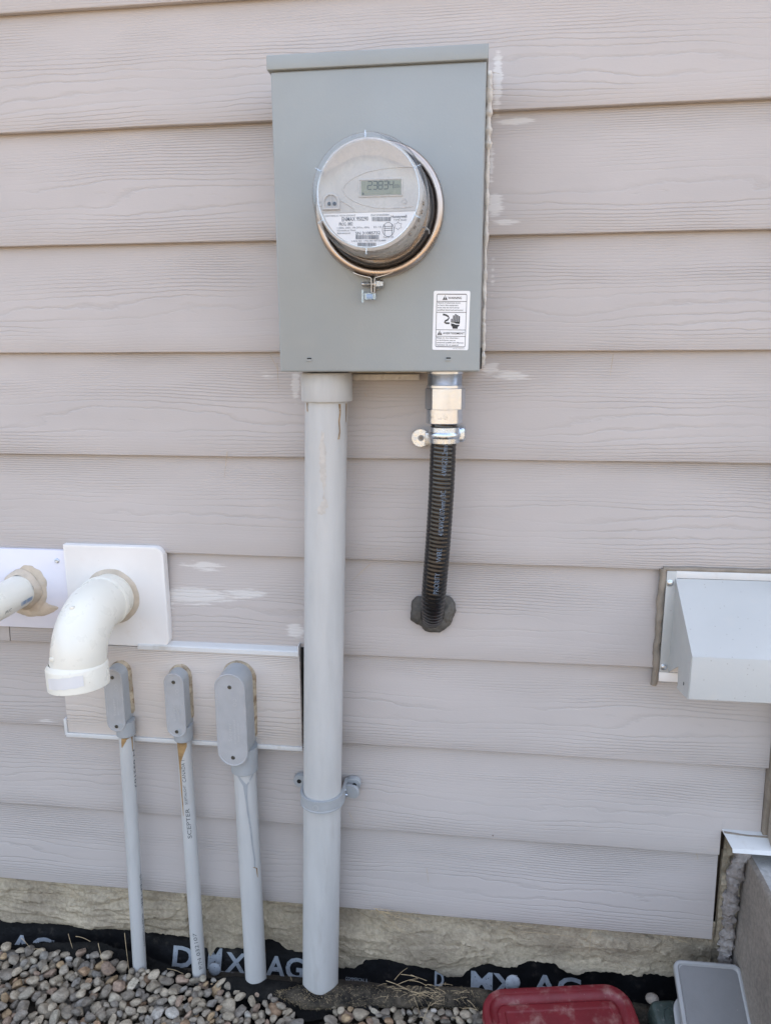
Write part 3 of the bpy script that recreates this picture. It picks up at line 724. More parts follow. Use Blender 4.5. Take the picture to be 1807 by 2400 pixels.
# transparent cover
cover = MB(); cover.lathe([(.0800, .1310), (.0782, .1345), (.0772, .1400), (.0762, .1800), (.0748, .2250), (.0738, .2310), (.0718, .2346), (.0688, .2360), (.0655, .2362), (.0640, .2352), (.0300, .2350), (.0008, .2350)], mc, AX, 96, cap0=False)
cv_ = cover.build('glass_cover', M['clear'], meter, smooth=40)
for deg in (92, 25, -25, -92, -152, 155):
    a_ = R(deg); mb = MB(); u = Vector((math.cos(a_), 0, math.sin(a_))); w = Vector((-math.sin(a_), 0, math.cos(a_)))
    c0 = mc + u * .0705 + Vector((0, -.2355, 0)); mt = Matrix((u, Vector((0, -1, 0)), w)).transposed().to_4x4(); mt.translation = c0
    mb.box(-.0045, .0045, -.004, .0015, -.0009, .0009, .0004, 1, mt); mb.build('cover_rib', M['clearplastic'], cv_)
lat([(.0655, .2300), (.0664, .2300), (.0664, .2340), (.0655, .2340)], 'cover_bead', 'clearplastic', cv_, cap=False)
# face: measured on the photograph, plane y = -fyv
def fpt(zx, zy): p = at(700 + zx / 4.625, 310 + zy / 4.625, -fyv); return p.x, p.z
def fq(pts, mb, mp): mb.add([mp(*fpt(*p)) for p in pts], [tuple(range(len(pts)))])
# name plate: lower segment of the disc
x0p, zline = fpt(270, 874)[0], fpt(700, 866)[1]
fc = Vector(fpt(742, 700) + (0,)); fr_ = .0645
import itertools
cpx, cpz = mc.x, mc.z
seg = []
a0_ = math.asin((zline - cpz) / fr_)
for i in range(41):
    t_ = math.pi - a0_ + (math.pi + 2 * a0_) * i / 40; seg.append((cpx + fr_ * math.cos(t_), cpz + fr_ * math.sin(t_)))
mb = MB(); mb.loft([[(x, -(fyv), z) for x, z in seg], [(x, -(fyv + .0006), z) for x, z in seg]]); npl = mb.build('name_plate', M['paper'], meter, smooth=0)
mb = MB(); mp = fm(.0010)
def ft(body, zx, zy, capz, wz=None, bold=0.0):
    a, b = fpt(zx, zy); k = 1 / 4.625 / 1640; put_text(mb, body, a, b, capz * k, mp, width=None if wz is None else wz * k, bold=bold)
ft('CONTAINS IC: 4557A-SEXSANZ', 285, 915, 15, 310); ft('ENMAX 950290', 470, 962, 38, 265, .01); ft('PROG. 0802', 440, 1011, 30, 138, .01)
ft('1-200A, 240V, 1Ph 2Wire, 60Hz', 420, 1046, 18, 325); ft('Kilowatthour Meter', 420, 1073, 17, 190); ft('Bidirectional', 420, 1102, 17, 132)
ft('ZHCW4A00004', 782, 906, 16, 182); ft('Honeywell', 1003, 926, 26, 155, .02); ft('TYPE RUD', 1030, 960, 18, 128); ft('Kh 1.0', 815, 1037, 20, 75)
ft('SN 31085732', 617, 1108, 27, 248, .01); ft('LAN ID: 142-0018732480', 575, 1187, 16, 345); ft('Form 2S', 920, 1144, 18, 100); ft('R5.0-0802', 695, 1248, 13, 100)
rb = random.Random(3)
for zx0, zx1, zy0, zy1 in ((795, 998, 915, 962), (620, 872, 1112, 1157), (640, 842, 1193, 1230)):
    x = zx0
    while x < zx1:
        w = rb.choice((3, 3, 5, 8)); a, b = fpt(x, zy1); c, d = fpt(min(x + w, zx1), zy0); rect2(mb, a, c, b, d, mp); x += w + rb.choice((3, 4, 6))
a, b = fpt(972, 1052); k = 1 / 4.625 / 1640
outline(mb, [(a + 58 * k * math.cos(t * .2618), b + 66 * k * math.sin(t * .2618)) for t in range(24)], 5 * k, mp)
for yy_ in (30, 12, -8): stroke(mb, [(a - 44 * k, b + yy_ * k), (a + 44 * k, b + yy_ * k)], 5 * k, mp)
for xx_ in (-36, 36): stroke(mb, [(a + xx_ * k, b + 52 * k), (a + xx_ * k, b - 52 * k)], 5 * k, mp)
a, b = fpt(1077, 1012); outline(mb, [(a + (44 if i % 2 == 0 else 26) * k * math.cos(R(90 + 60 * i / 2)), b + (38 if i % 2 == 0 else 24) * k * math.sin(R(90 + 60 * i / 2))) for i in range(12)], 4 * k, mp)
q_ = mb.build('plate_print', M['greyink'], npl, smooth=0); q_['kind'] = 'stuff'
# face plate upper
seg = []
for i in range(49):
    t_ = a0_ + (math.pi - 2 * a0_) * i / 48; seg.append((cpx + (fr_ + .0004) * math.cos(t_), cpz + (fr_ + .0004) * math.sin(t_)))
mb = MB(); mb.loft([[(x, -(fyv), z + .0003) for x, z in seg], [(x, -(fyv + .0012), z + .0003) for x, z in seg]]); fpl = mb.build('face_plate', M['face'], meter, smooth=0)
# swoosh relief, drawn as a raised bead
mb = MB()
sw_ = [fpt(*p) for p in ((1230, 372), (1080, 378), (900, 395), (740, 430), (600, 490), (510, 560), (480, 620), (500, 670), (570, 730), (680, 780), (820, 815), (980, 825), (1120, 818), (1240, 800))]
mb.tube([(x, -(fyv + .0012), z) for x, z in sw_], .0006, 8)
mb.tube([(x, -(fyv + .0012), z) for x, z in [fpt(*p) for p in ((460, 740), (540, 785), (600, 830), (602, 862))]], .0009, 8)
mb.build('face_relief', M['face'], fpl)
# display
d0, d1 = fpt(652, 706), fpt(1128, 490)
mb = MB(); mb.plate(rrect(d0[0], d1[0], d0[1], d1[1], .0015, 4), [(0, -fyv), (0, -(fyv + .0022)), (.0006, -(fyv + .0026)), (.0016, -(fyv + .0026)), (.0019, -(fyv + .0016))], lambda u, v, dp: (u, dp, v)); dsp = mb.build('display_frame', M['face'], meter)
l0, l1 = fpt(682, 684), fpt(1112, 514)
mb = MB(); rect2(mb, l0[0], l1[0], l0[1], l1[1], fm(.0022)); mb.build('display_panel', M['lcd'], dsp, smooth=0)
mb = MB(); mp2 = fm(.0025)
SEG = {'2': 'abged', '3': 'abgcd', '8': 'abcdefg', '4': 'fgbc'}
dg = [fpt(*p) for p in ((748, 622), (812, 622))]; dw = fpt(797, 622)[0] - fpt(748, 622)[0]; dh = fpt(748, 536)[1] - fpt(748, 622)[1]; dst = fpt(806, 622)[0] - fpt(748, 622)[0]
for i, ch in enumerate('23834'):
    x0_ = fpt(750, 620)[0] + i * dst; z0_ = fpt(750, 620)[1]; t_ = dh * .11
    sg = {'a': ((0, 1), (1, 1)), 'b': ((1, 1), (1, .5)), 'c': ((1, .5), (1, 0)), 'd': ((0, 0), (1, 0)), 'e': ((0, .5), (0, 0)), 'f': ((0, 1), (0, .5)), 'g': ((0, .5), (1, .5))}
    for s_ in SEG[ch]:
        (ua, va), (ub, vb) = sg[s_]; sk = .06
        A = (x0_ + (ua + sk * va) * dw * .92, z0_ + va * dh); B = (x0_ + (ub + sk * vb) * dw * .92, z0_ + vb * dh); k_ = .08
        A2 = (A[0] + (B[0] - A[0]) * k_, A[1] + (B[1] - A[1]) * k_); B2 = (B[0] - (B[0] - A[0]) * k_, B[1] - (B[1] - A[1]) * k_)
        stroke(mb, [A2, B2], t_, mp2)
a = fpt(1045, 605); put_text(mb, 'kWh', a[0], a[1], .0022, mp2, width=.0068); a = fpt(1045, 580); put_text(mb, 'DEL', a[0], a[1], .0018, mp2, width=.0060)
a = fpt(960, 668); put_text(mb, '----', a[0], a[1], .0020, mp2, width=.0070); a = fpt(703, 668); fan(mb, [(a[0] + .0011 * math.cos(t * .785), a[1] + .0017 * math.sin(t * .785)) for t in range(8)], mp2)
q_ = mb.build('display_digits', M['lcdink'], dsp, smooth=0); q_['kind'] = 'stuff'
# optical port
o0, o1 = fpt(262, 845), fpt(448, 655)
def archf(u0, u1, v0, v1, n=14):
    def f(ins):
        q = (u1 - u0) / 2 - ins; c_ = (u0 + u1) / 2; out = [(u1 - ins, v0 + ins)]
        out = [(u0 + ins, v0 + ins), (u1 - ins, v0 + ins)]
        for i in range(n + 1): t_ = math.pi * i / n; out.append((c_ + q * math.cos(t_), v1 - (u1 - u0) / 2 + q * math.sin(t_) * 1.0))
        return out
    return f
mb = MB(); mb.plate(archf(o0[0], o1[0], o0[1], o1[1]), [(0, -fyv), (0, -(fyv + .0035)), (.0008, -(fyv + .0042)), (.0024, -(fyv + .0042)), (.0034, -(fyv + .0022))], lambda u, v, dp: (u, dp, v)); op = mb.build('optical_port', M['face'], meter)
i0, i1 = fpt(290, 822), fpt(432, 682)
mb = MB(); mb.plate(archf(i0[0], i1[0], i0[1], i1[1]), [(0, -(fyv + .0022)), (0, -(fyv + .0024))], lambda u, v, dp: (u, dp, v)); mb.build('port_window', M['facedark'], op, smooth=0)
for zx in (336, 393):
    a = fpt(zx, 775); b = MB(); b.lathe([(.0024, .0), (.0024, .0008), (.0012, .0010)], (a[0], -(fyv + .0023), a[1]), AX, 16); b.build('sensor', M['lens'], op)
a = fpt(357, 745); b = MB(); b.box(a[0] - .0004, a[0] + .0004, -(fyv + .0036), -(fyv + .0022), a[1] - .0095, a[1] + .0085, .0002); b.build('port_divider', M['face'], op)
for zx, zy in ((1148, 748), (243, 775)):
    a = fpt(zx, zy); b = MB(); b.lathe([(.0034, 0), (.0034, .0006), (.0028, .0009), (.0026, .0004)], (a[0], -(fyv + .0010), a[1]), AX, 20); b.build('face_boss', M['face'], fpl)
# side vents of the inner shell
for i in range(5):
    a_ = R(-8 - i * 8.5); u = Vector((math.cos(a_), 0, math.sin(a_))); w = Vector((-math.sin(a_), 0, math.cos(a_)))
    mt = Matrix((u, Vector((0, -1, 0)), w)).transposed().to_4x4(); mt.translation = mc + u * .0705 + Vector((0, -.210, 0))
    mb = MB(); mb.box(-.0012, .0012, -.0045, .0045, -.0020, .0020, .0003, 1, mt); mb.build('vent_slot', M['caulkbrown'], meter)
# seal loop on the cover side
a_ = R(-27); u = Vector((math.cos(a_), 0, math.sin(a_))); b = MB(); c0 = mc + u * .079 + Vector((0, -.158, 0))
b.tube([c0 + u * .001 + Vector((.003, 0, -.003)), c0 + u * .004 + Vector((0, -.004, .002)), c0 + u * .003 + Vector((-.002, -.007, .004)), c0 + u * .0 + Vector((.001, -.009, 0))], .0011, 8); b.build('seal_hook', M['dullzinc'], meter)
# ring clamp: lugs, screw, nut
lug = at(700 + 812 / 4.625, 310 + 1570 / 4.625, -.124)
cl = thing('ring_clamp_screw', 'zinc clamp screw and nut closing the meter ring underneath', 'clamp screw', lug)
for sgn in (-1, 1):
    pts = [(sgn * .029, -.004 + .011), (sgn * .020, .003 + .0005), (sgn * .009, .0008), (sgn * .0035, -.0002), (sgn * .0018, -.003), (sgn * .0015, -.023)]
    b = MB(); prof = []
    ring = []
    for k in range(len(pts)):
        x, z = pts[k]; ring.append((x, z))
    th = .0010
    outer = [(lug.x + x, lug.z + z) for x, z in ring]; inner = [(lug.x + x + (sgn * th if k > 3 else 0), lug.z + z - (th if k <= 3 else 0)) for k, (x, z) in enumerate(ring)]
    b.loft([[(p[0], y, p[1]) for p in outer + inner[::-1]] for y in (-.131, -.117)]); b.build('clamp_lug', M['brass'], cl, smooth=50)
zs = lug.z - .0095
b = MB()
prof = [(.0022, -.0175), (.0032, -.0165), (.0034, -.0145)]
for i in range(10): prof += [(.0029, -.0135 + i * .0012), (.0036, -.0129 + i * .0012)]
prof += [(.0033, .003)]
b.lathe(prof, (lug.x, -.125, zs), (1, 0, 0), 16); b.build('screw_shaft', M['dullzinc'], cl, smooth=50)
b = MB(); b.lathe([(.0080, .0026), (.0080, .0040), (.0068, .0048)], (lug.x, -.125, zs), (1, 0, 0), 24); b.build('washer', M['dullzinc'], cl)
b = MB(); b.lathe([(.0072, .0046), (.0072, .0090), (.0060, .0100), (.0060, .0140), (.0048, .0148)], (lug.x, -.125, zs), (1, 0, 0), 6); b.build('nut', M['dullzinc'], cl, smooth=20)
# plastic tamper seal
sc_ = at(700 + 775 / 4.625, 310 + 1775 / 4.625, -.126)
se = thing('tamper_seal', 'small clear plastic seal with blue core hanging under the clamp screw', 'seal', sc_)
b = MB(); b.plate(rrect(sc_.x - .0085, sc_.x + .0085, sc_.z - .0055, sc_.z + .0055, .002, 4), [(.001, -.121), (0, -.122), (0, -.130), (.001, -.131)], wallmap); b.build('seal_body', M['clearplastic'], se)
b = MB(); b.lathe([(.0030, -.0052), (.0038, -.0045), (.0034, -.0015), (.0039, -.0005), (.0039, .0030), (.0030, .0040)], (sc_.x, -.1262, sc_.z), (1, 0, 0), 16); b.build('seal_core', M['blue'], se)
b = MB(); b.plate(rrect(sc_.x - .0125, sc_.x - .0095, sc_.z - .0095, sc_.z + .0095, .001, 3), [(.0004, -.122), (0, -.1225), (0, -.1295), (.0004, -.130)], wallmap); b.build('seal_flag', M['clearplastic'], se)
b = MB(); b.tube([(sc_.x + .004, -.126, sc_.z), (sc_.x + .0065, -.127, sc_.z + .008), (lug.x, -.127, lug.z - .020), (sc_.x + .005, -.124, sc_.z + .007), (sc_.x + .003, -.124, sc_.z)], .0005, 6); b.build('seal_wire', M['dullzinc'], se)

# ------------------------------------------------------------------ big grey riser pipe with coupling
pt = d_(705, 860, -.052); pb = d_(692, 2132, -.042); rp_ = .0345
riser = thing('riser_pipe', 'thick pale grey riser pipe running from the meter box down to the fabric', 'pipe', (pb.x, pb.y, pb.z))
pbb = pb + (pb - pt).normalized() * .06
mb = MB(); mb.tube([pt + (pt - pb).normalized() * .03] + [pt.lerp(pbb, i / 10) for i in range(11)], rp_, 48); mb.build('pipe', M['pvcgrey'], riser)
ct = Vector((pt.x + .001, pt.y, -.0325)); cb = d_(705, 866, -.052); cb.x = ct.x
mb = MB(); ax = (ct - cb); L_ = ax.length
mb.lathe([(.0352, 0), (.0405, .0006), (.0412, .002), (.0415, L_ - .006), (.0400, L_ - .001), (.0375, L_)], cb, ax, 48); mb.build('coupling', M['pvcgrey'], riser)
ax_map = cylmap(pt, pb, rp_ + .0006)
def along(dy): return (d_(700, dy, -.08).z - pt.z) / ((pb.z - pt.z) / (pb - pt).length)
def dripmesh(mp, pts, ws, name, mt, par):
    b = MB(); n = 7; rings = []
    for off in range(n):
        q = (off / (n - 1) - .5) * 2
        rings.append([mp(p[0], p[1] + q * w) + 0 * Vector((0, 0, 0)) for p, w in zip(pts, ws)])
    b.grid(rings); return b.build(name, M[mt], par, smooth=60)
def rpd(px, py):               # photo px -> (u,v) on the riser
    p = at(px, py, -.075); u = (p.z - pt.z) / ((pb.z - pt.z) / (pb - pt).length); x = p.x - (pt.x + (pb.x - pt.x) * u / (pb - pt).length)
    return u, math.asin(max(-.98, min(.98, x / rp_))) * rp_
def drip(pxs, ws, name, mt): return dripmesh(ax_map, [rpd(*p) for p in pxs], ws, name, mt, riser)
drip([(796, 945), (797, 965), (795, 985), (796, 1010), (794, 1028)], [.0022, .0016, .0012, .0011, .0022], 'drip_stain', 'glue')
drip([(811, 945), (810, 965), (808, 990)], [.0022, .0014, .0008], 'drip_stain', 'glue')
drip([(720, 945), (720, 955), (721, 965)], [.0018, .0010, .0018], 'drip_stain', 'glue')
for px, py, ru, rv, sd in ((758, 1035, .014, .0035, 1), (760, 1060, .012, .0048, 2), (757, 1080, .016, .0062, 3), (760, 1105, .014, .0055, 4), (763, 1130, .010, .003, 5), (762, 1160, .008, .002, 6), (764, 1180, .010, .0055, 7), (758, 1195, .008, .007, 8)):
    b = MB(); u, v = rpd(px, py); fan(b, [(p[0], p[1]) for p in blob(u, v, ru, rv, 36, .8, sd)], ax_map); b.build('paint_smudge', M['chip'], riser, smooth=60)
# two-hole strap
stp = thing('pipe_strap', 'grey plastic two-hole strap clamping the thick riser pipe', 'pipe strap', (-.262, -.02, -.795))
zc = -.7945; fpz = (zc - pt.z) / (pb.z - pt.z); pcx = pt.x + (pb.x - pt.x) * fpz; pcy = pt.y + (pb.y - pt.y) * fpz
def strap_ring(r, dz):
    out = [(pcx - .0600, -.001 if r < .0375 else -.007)] if False else []
    n = 28
    for i in range(n + 1):
        t_ = math.pi + math.pi * i / n; out.append((pcx + r * math.cos(t_), pcy + r * math.sin(t_)))
    return out
hw = .0115
ins_ = strap_ring(.0352, 0); ous = strap_ring(.0400, 0)
ins2 = [(ins_[0][0], -.002)] + ins_ + [(ins_[-1][0], -.002)]; ous2 = [(ous[0][0], -.002)] + ous + [(ous[-1][0], -.002)]
mid = [((a[0] + b[0]) / 2 * .25 + b[0] * .75, (a[1] + b[1]) / 2 * .25 + b[1] * .75) for a, b in zip(ins2, ous2)]
secs = []
for k in range(len(ins2)):
    i_, m_, o_ = ins2[k], mid[k], ous2[k]
    secs.append([(i_[0], i_[1], zc - hw), (o_[0], o_[1], zc - hw), (o_[0], o_[1], zc - hw + .0028), (m_[0], m_[1], zc - hw + .0034), (m_[0], m_[1], zc + hw - .0034), (o_[0], o_[1], zc + hw - .0028), (o_[0], o_[1], zc + hw), (i_[0], i_[1], zc + hw)])
mb = MB(); mb.loft(secs); mb.build('strap_band', M['pvclb'], stp, smooth=40)
for sgn in (-1, 1):
    u0 = pcx + sgn * .036; u1 = pcx + sgn * .064
    mb = MB(); mb.plate(rrect(min(u0, u1), max(u0, u1), zc - .0125, zc + .0125, .011, 6), [(0, .004), (0, -.0055), (.0008, -.0065)], wallmap); ear = mb.build('strap_ear', M['pvclb'], stp, smooth=40)
    b = MB(); b.lathe([(.0042, 0), (.0042, .0008)], (pcx + sgn * .053, -.0062, zc), AX, 16); b.build('screw_hole', M['hole'], ear)
    if sgn == 1:
        # the free end stands off the wall
        b = MB(); mt = Matrix.Translation((pcx + .049, -.021, zc - .004)) @ Matrix.Rotation(R(-14), 4, 'Z')
        b.plate(rrect(-.015, .015, -.0125, .0125, .010, 6), [(0, .003), (0, -.002), (.0008, -.003)], lambda u, v, dp: tuple(mt @ Vector((u, dp, v)))); b.build('strap_lug', M['pvclb'], ear, smooth=40)
        for q in ((.038, .004), (.040, -.006)):
            b = MB(); b.lathe([(.0036, 0), (.0036, .002), (.0022, .0032)], (pcx + q[0], -.0245, zc + q[1] - .004), AX, 10); b.build('strap_screw', M['zinc'], ear)
fm_ = cylmap((pcx, pcy, zc - .02), (pcx, pcy, zc + .02), .0402)
b = MB(); outline(b, [(.02 + .0050 * math.sin(t * .3927), -.004 + .0050 * math.cos(t * .3927)) for t in range(16)], .0007, fm_); put_text(b, 'CSA', .0185, -.0072, .003, lambda u, v: fm_(.0185 + (v * 0) + (u - .0185) * 0 + (u - .0185) * 0 + .0, v) if False else fm_(.0185 + (u - .0185) * .0 + .0015, v), width=.006); b.f = b.f[:16]
b.build('strap_mark', M['pvcgrey'], stp, smooth=0)

# ------------------------------------------------------------------ conduit risers with LB fittings
def conduit(label, r, cov, body_off, depth, ptop, pbot, prints, par_screws, stains):
    """cov = (centre px, top py, bottom py, half width px) of the cover on its own plane"""
    cxp, cyt, cyb, hwp, tilt = cov
    yf = -depth
    T = at(cxp[0], cyt, yf); B = at(cxp[1], cyb, yf); rad_ = hwp
    cx_ = (T.x + B.x) / 2
    p_t = at(*ptop, -.028 if r < .02 else -.032); p_b = at(*pbot, -.030 if r < .02 else -.036)
    th = thing('conduit_riser', label, 'conduit', (cx_, 0, p_b.z), 'grey conduit risers with access fittings')
    # body: back outline on the wall, front outline under the cover
    zt_, zb_ = T.z + .001, B.z + .004
    mb = MB(); mb.plate(stadium(cx_, zb_, zt_, rad_), [(-.0015, .002), (-.0012, -.004), (.0002, yf + .010), (.0006, yf + .0035)], wallmap); mb.build('fitting_body', M['pvclb'], th, smooth=50)
    lip = MB(); lip.plate(stadium(cx_, B.z, T.z, rad_ + .0003), [(.0002, yf + .0040), (-.0006, yf + .003), (-.0006, yf + .001), (.0004, yf), (.0022, yf), (.0030, yf + .0008)], wallmap); cvr = lip.build('cover', M['pvccover'], th, smooth=40)
    for z in (T.z - rad_ * .92, B.z + rad_ * .62):
        b = MB(); b.lathe([(.0034 if r < .02 else .0038, 0), (.0034, .0007), (.0026, .0013), (.0012, .0011)], (cx_, yf + .0006, z), AX, 14); b.build('cover_screw', M['screw'], cvr)
    # embossing on the cover, reading upwards
    b = MB(); em = lambda u, v: (u, yf + .0002, v); hc = (T.z + B.z) / 2
    for (txt, du, dv, cap, w) in prints: put_text(b, txt, cx_ + du, hc + dv, cap, em, width=w, ang=R(90))
    for du, dv, rr_ in ((.006 if r < .02 else .0085, .030 if r < .02 else .040, .0030), (.006 if r < .02 else .0085, .023 if r < .02 else .032, .0030)):
        outline(b, [(cx_ + du + rr_ * math.cos(t * .5236), hc + dv + rr_ * math.sin(t * .5236)) for t in range(12)], .0006, em)
    q_ = b.build('embossed_lettering', M['pvcwhite'] if False else M['pvcgrey'], cvr, smooth=0); q_['kind'] = 'stuff'
    # hub and pipe
    hub_t = Vector((p_t.x, p_t.y, zb_ + rad_ * .7)); ax = (p_b - p_t).normalized()
    mb = MB(); mb.tube([hub_t, Vector((p_t.x, p_t.y, B.z + .012)), p_t + Vector((0, 0, .0015)), p_t - Vector((0, 0, .0005))], [r + .0045, r + .0045, r + .0040, r + .0015], 28); mb.build('hub', M['pvclb'], th, smooth=40)
    mb = MB(); mb.tube([p_t + Vector((0, 0, .01))] + [p_t.lerp(p_b + ax * .05, i / 8) for i in range(9)], r, 28); mb.build('pipe', M['pvcgrey'], th)
    # caulk smeared round the fitting where it meets the panel
    st_ = stadium(cx_, zb_ + .01, zt_, rad_ + .0006, 18); rings = [[], [], []]; N_ = len(st_(0))
    for i, (u, v) in enumerate(st_(0)):
        q = .0010 + .0048 * float(fbm(u * 90 + 3, v * 60, 7 + int(r * 1e4), 3)) * (1.15 if u > cx_ else .7)
        cu, cv2 = cx_, min(max(v, zb_ + rad_), zt_ - rad_); L2 = math.hypot(u - cu, v - cv2) or 1; nu, nv = (u - cu) / L2, (v - cv2) / L2
        rings[0].append((u - nu * .004, -.0185 - .004, v - nv * .004)); rings[1].append((u + nu * q * .5, -.0185, v + nv * q * .5)); rings[2].append((u + nu * q, -.0118, v + nv * q))
    b = MB(); b.loft(rings, True, False, False); b.build('caulk_ring', M['caulkring'], th, smooth=60)
    return th, p_t, p_b, r

def uvp(cn, px, py):
    th, a, b, r = cn; yfront = (a.y + b.y) / 2 - r * .8; p = at(px, py, yfront); L = (b - a).length
    u = (a.z - p.z) / ((a.z - b.z) / L); x = p.x - (a.x + (b.x - a.x) * u / L); return u, math.asin(max(-.97, min(.97, x / r))) * r
def ctext(cn, body, px0, py0, px1, py1, cap, up=True, mt='greyink'):
    th, a, b, r = cn; mp = cylmap(a, b, r + .0004); u0, v0 = uvp(cn, px0, py0); u1, v1 = uvp(cn, px1, py1); ang = math.atan2(v1 - v0, u1 - u0)
    k = MB(); vv, ff, w = text2d(body, 0); L = math.hypot(u1 - u0, v1 - v0); sx_ = L / w; sy_ = cap / .69; ca, sa_ = math.cos(ang), math.sin(ang); out = []
    s_ = 1.0
    for x, y in vv:
        A, Bq = x * sx_, y * sy_; out.append(mp(u0 + A * ca - s_ * Bq * sa_, v0 + A * sa_ + s_ * Bq * ca))
    k.add(out, ff); k.build('printed_lettering', M[mt], th, smooth=0)
def cdrip(cn, pxs, ws, mt):
    th, a, b, r = cn; mp = cylmap(a, b, r + .0005); dripmesh(mp, [uvp(cn, *p) for p in pxs], ws, 'glue_run', mt, th)

c1 = conduit('left small grey conduit riser, its fitting half hidden behind the white elbow', .0133, ((262, 273), 1570, 1716, .0172, 0), 0, .046, (296, 1722), (326, 2238), (('Scepter', .001, -.030, .004, .035), ('MADE IN CANADA', .0075, -.028, .0022, .030)), 0, 0)
c2 = conduit('middle small grey conduit riser with brown glue stain below its fitting', .0133, ((405, 415), 1580, 1729, .0180, 0), 0, .046, (431, 1733), (467, 2285), (('Scepter', .000, -.030, .004, .035), ('MADE IN CANADA', .0075, -.028, .0022, .030)), 0, 0)
c3 = conduit('larger grey conduit riser with the widest fitting, grey cement run down it', .0208, ((534, 549), 1581, 1797, .0272, 0), 0, .066, (574, 1805), (600, 2290), (('Scepter', .000, -.040, .006, .036), ('SCEPTALIGHT', .0075, -.045, .003, .048), ('Made in Canada', .0135, -.040, .003, .036)), 0, 0)
ctext(c2, 'SCEPTER', 450, 1965, 444, 1895, .0075); ctext(c2, 'SCEPTALIGHT', 441, 1885, 436, 1840, .0048); ctext(c2, 'CANADA 1.', 437, 1833, 433, 1778, .0065); ctext(c2, 'P/N 032107', 474, 2272, 461, 2186, .0070)
ctext(c1, 'N 032107', 308, 1765, 319, 1855, .0060); ctext(c1, 'SCEPTER', 330, 2058, 336, 2135, .0055); ctext(c1, 'SCEPTALIGHT', 338, 2150, 340, 2228, .0035)
cdrip(c2, [(424, 1737), (426, 1750), (424, 1765), (422, 1785), (424, 1815), (426, 1850), (429, 1885), (431, 1912)], [.0115, .0105, .0070, .0028, .0020, .0016, .0012, .0005], 'glue')
cdrip(c1, [(294, 1724), (296, 1730), (290, 1740), (287, 1752)], [.0115, .0090, .0040, .0008], 'glue')
cdrip(c1, [(306, 1726), (309, 1738), (310, 1752), (309, 1766)], [.004, .0016, .0012, .0006], 'glue')
cdrip(c3, [(574, 1806), (575, 1812), (576, 1820)], [.020, .017, .010], 'caulkpale')
cdrip(c3, [(556, 1815), (566, 1828), (576, 1842), (578, 1870), (582, 1905), (588, 1945), (592, 1985), (596, 2015), (597, 2035)], [.002, .003, .0042, .0022, .0018, .0018, .0015, .0014, .0014], 'greydrip')
cdrip(c3, [(592, 1815), (588, 1826), (579, 1842)], [.003, .002, .0022], 'greydrip')
cdrip(c3, [(594, 2034), (600, 2040), (601, 2052), (602, 2062)], [.0016, .0012, .0010, .0004], 'glue')

# ------------------------------------------------------------------ mounting panel behind the fittings
p0, p1 = d_(150, 1600, -.012), d_(648, 1398, -.012)
pnl = thing('mounting_block', 'cream cedar-grain mounting block with white metal edging behind three conduit fittings', 'mounting block', ((p0.x + p1.x) / 2, 0, (p0.z + p1.z) / 2))
zbt = (d_(300, 1595, -.012).z + d_(640, 1608, -.012).z) / 2; ztp = (d_(400, 1404, -.012).z + d_(635, 1413, -.012).z) / 2
xr = d_(649, 1500, -.012).x
mb = MB(); mb.box(xl + .003, xr, -.0120, .006, zbt, ztp, .0006); mb.build('panel_board', M['block'], pnl, origin=(xl, -.012, zbt))
mb = MB(); mb.loft([[(x, y, z) for y, z in ((.006, ztp + .012), (-.0125, ztp + .0075), (-.0155, ztp + .0055), (-.0155, ztp - .0020), (-.0140, ztp - .0020), (-.0140, ztp + .0045), (.006, ztp + .0055))] for x in (d_(300, 1395, -.01).x, xr - .002, xr - .0015)]); mb.build('top_flashing', M['whitemetal'], pnl, smooth=20)
mb = MB(); mb.box(xr - .0022, xr - .0002, -.0162, .004, ztp - .0020, ztp + .018, .0003); mb.build('flashing_end', M['whitemetal'], pnl)
mb = MB(); mb.box(xl - .0005, xr + .001, -.0150, .004, zbt - .0085, zbt - .0003, .0008); mb.build('bottom_trim', M['whitemetal'], pnl)
mb = MB(); mb.box(xl - .0035, xl + .0025, -.0140, .004, zbt - .006, zbt + .028, .001); mb.build('trim_end', M['whitemetal'], pnl)
mb = MB(); mb.box(xr + .0006, xr + .009, -.002, .006, zbt - .005, ztp + .01, .0005); mb.build('side_gap', M['hole'], pnl)

# ------------------------------------------------------------------ vent plates and white pipes
q0, q1, q2 = d_(147, 1176, -.010), d_(351, 1190, -.010), d_(354, 1398, -.010)
ep_ = thing('white_elbow_vent', 'white plastic elbow vent pipe turned down from a round-cornered plate', 'vent pipe', (-.685, 0, -.45))
ux0, ux1 = d_(146, 1290, -.012).x, q1.x + .002; vz1, vz0 = (q0.z + d_(340, 1182, -.012).z) / 2, d_(330, 1398, -.012).z
def plate_out(ins):
    pts = []; r = .018 - ins
    pts.append((ux0 + ins, vz0 + ins))
    for k in range(9): t_ = R(-90 + 90 * k / 8); pts.append((ux1 - .018 + r * math.cos(t_), vz0 + .018 + r * math.sin(t_)))
    for k in range(9): t_ = R(90 * k / 8); pts.append((ux1 - .018 + r * math.cos(t_), vz1 - .018 + r * math.sin(t_)))
    pts.append((ux0 + ins, vz1 - ins)); return pts
mb = MB(); mb.plate(plate_out, [(0, .004), (0, -.0100), (.0008, -.0118), (.0030, -.0122), (.0045, -.0118)], wallmap); mb.build('wall_plate', M['platewhite'], ep_, smooth=50)
ec = at(1060 / 3.964 - 5, 1260 + 545 / 3.964, -.012)
rE = .0440
b = MB(); rr_ = []
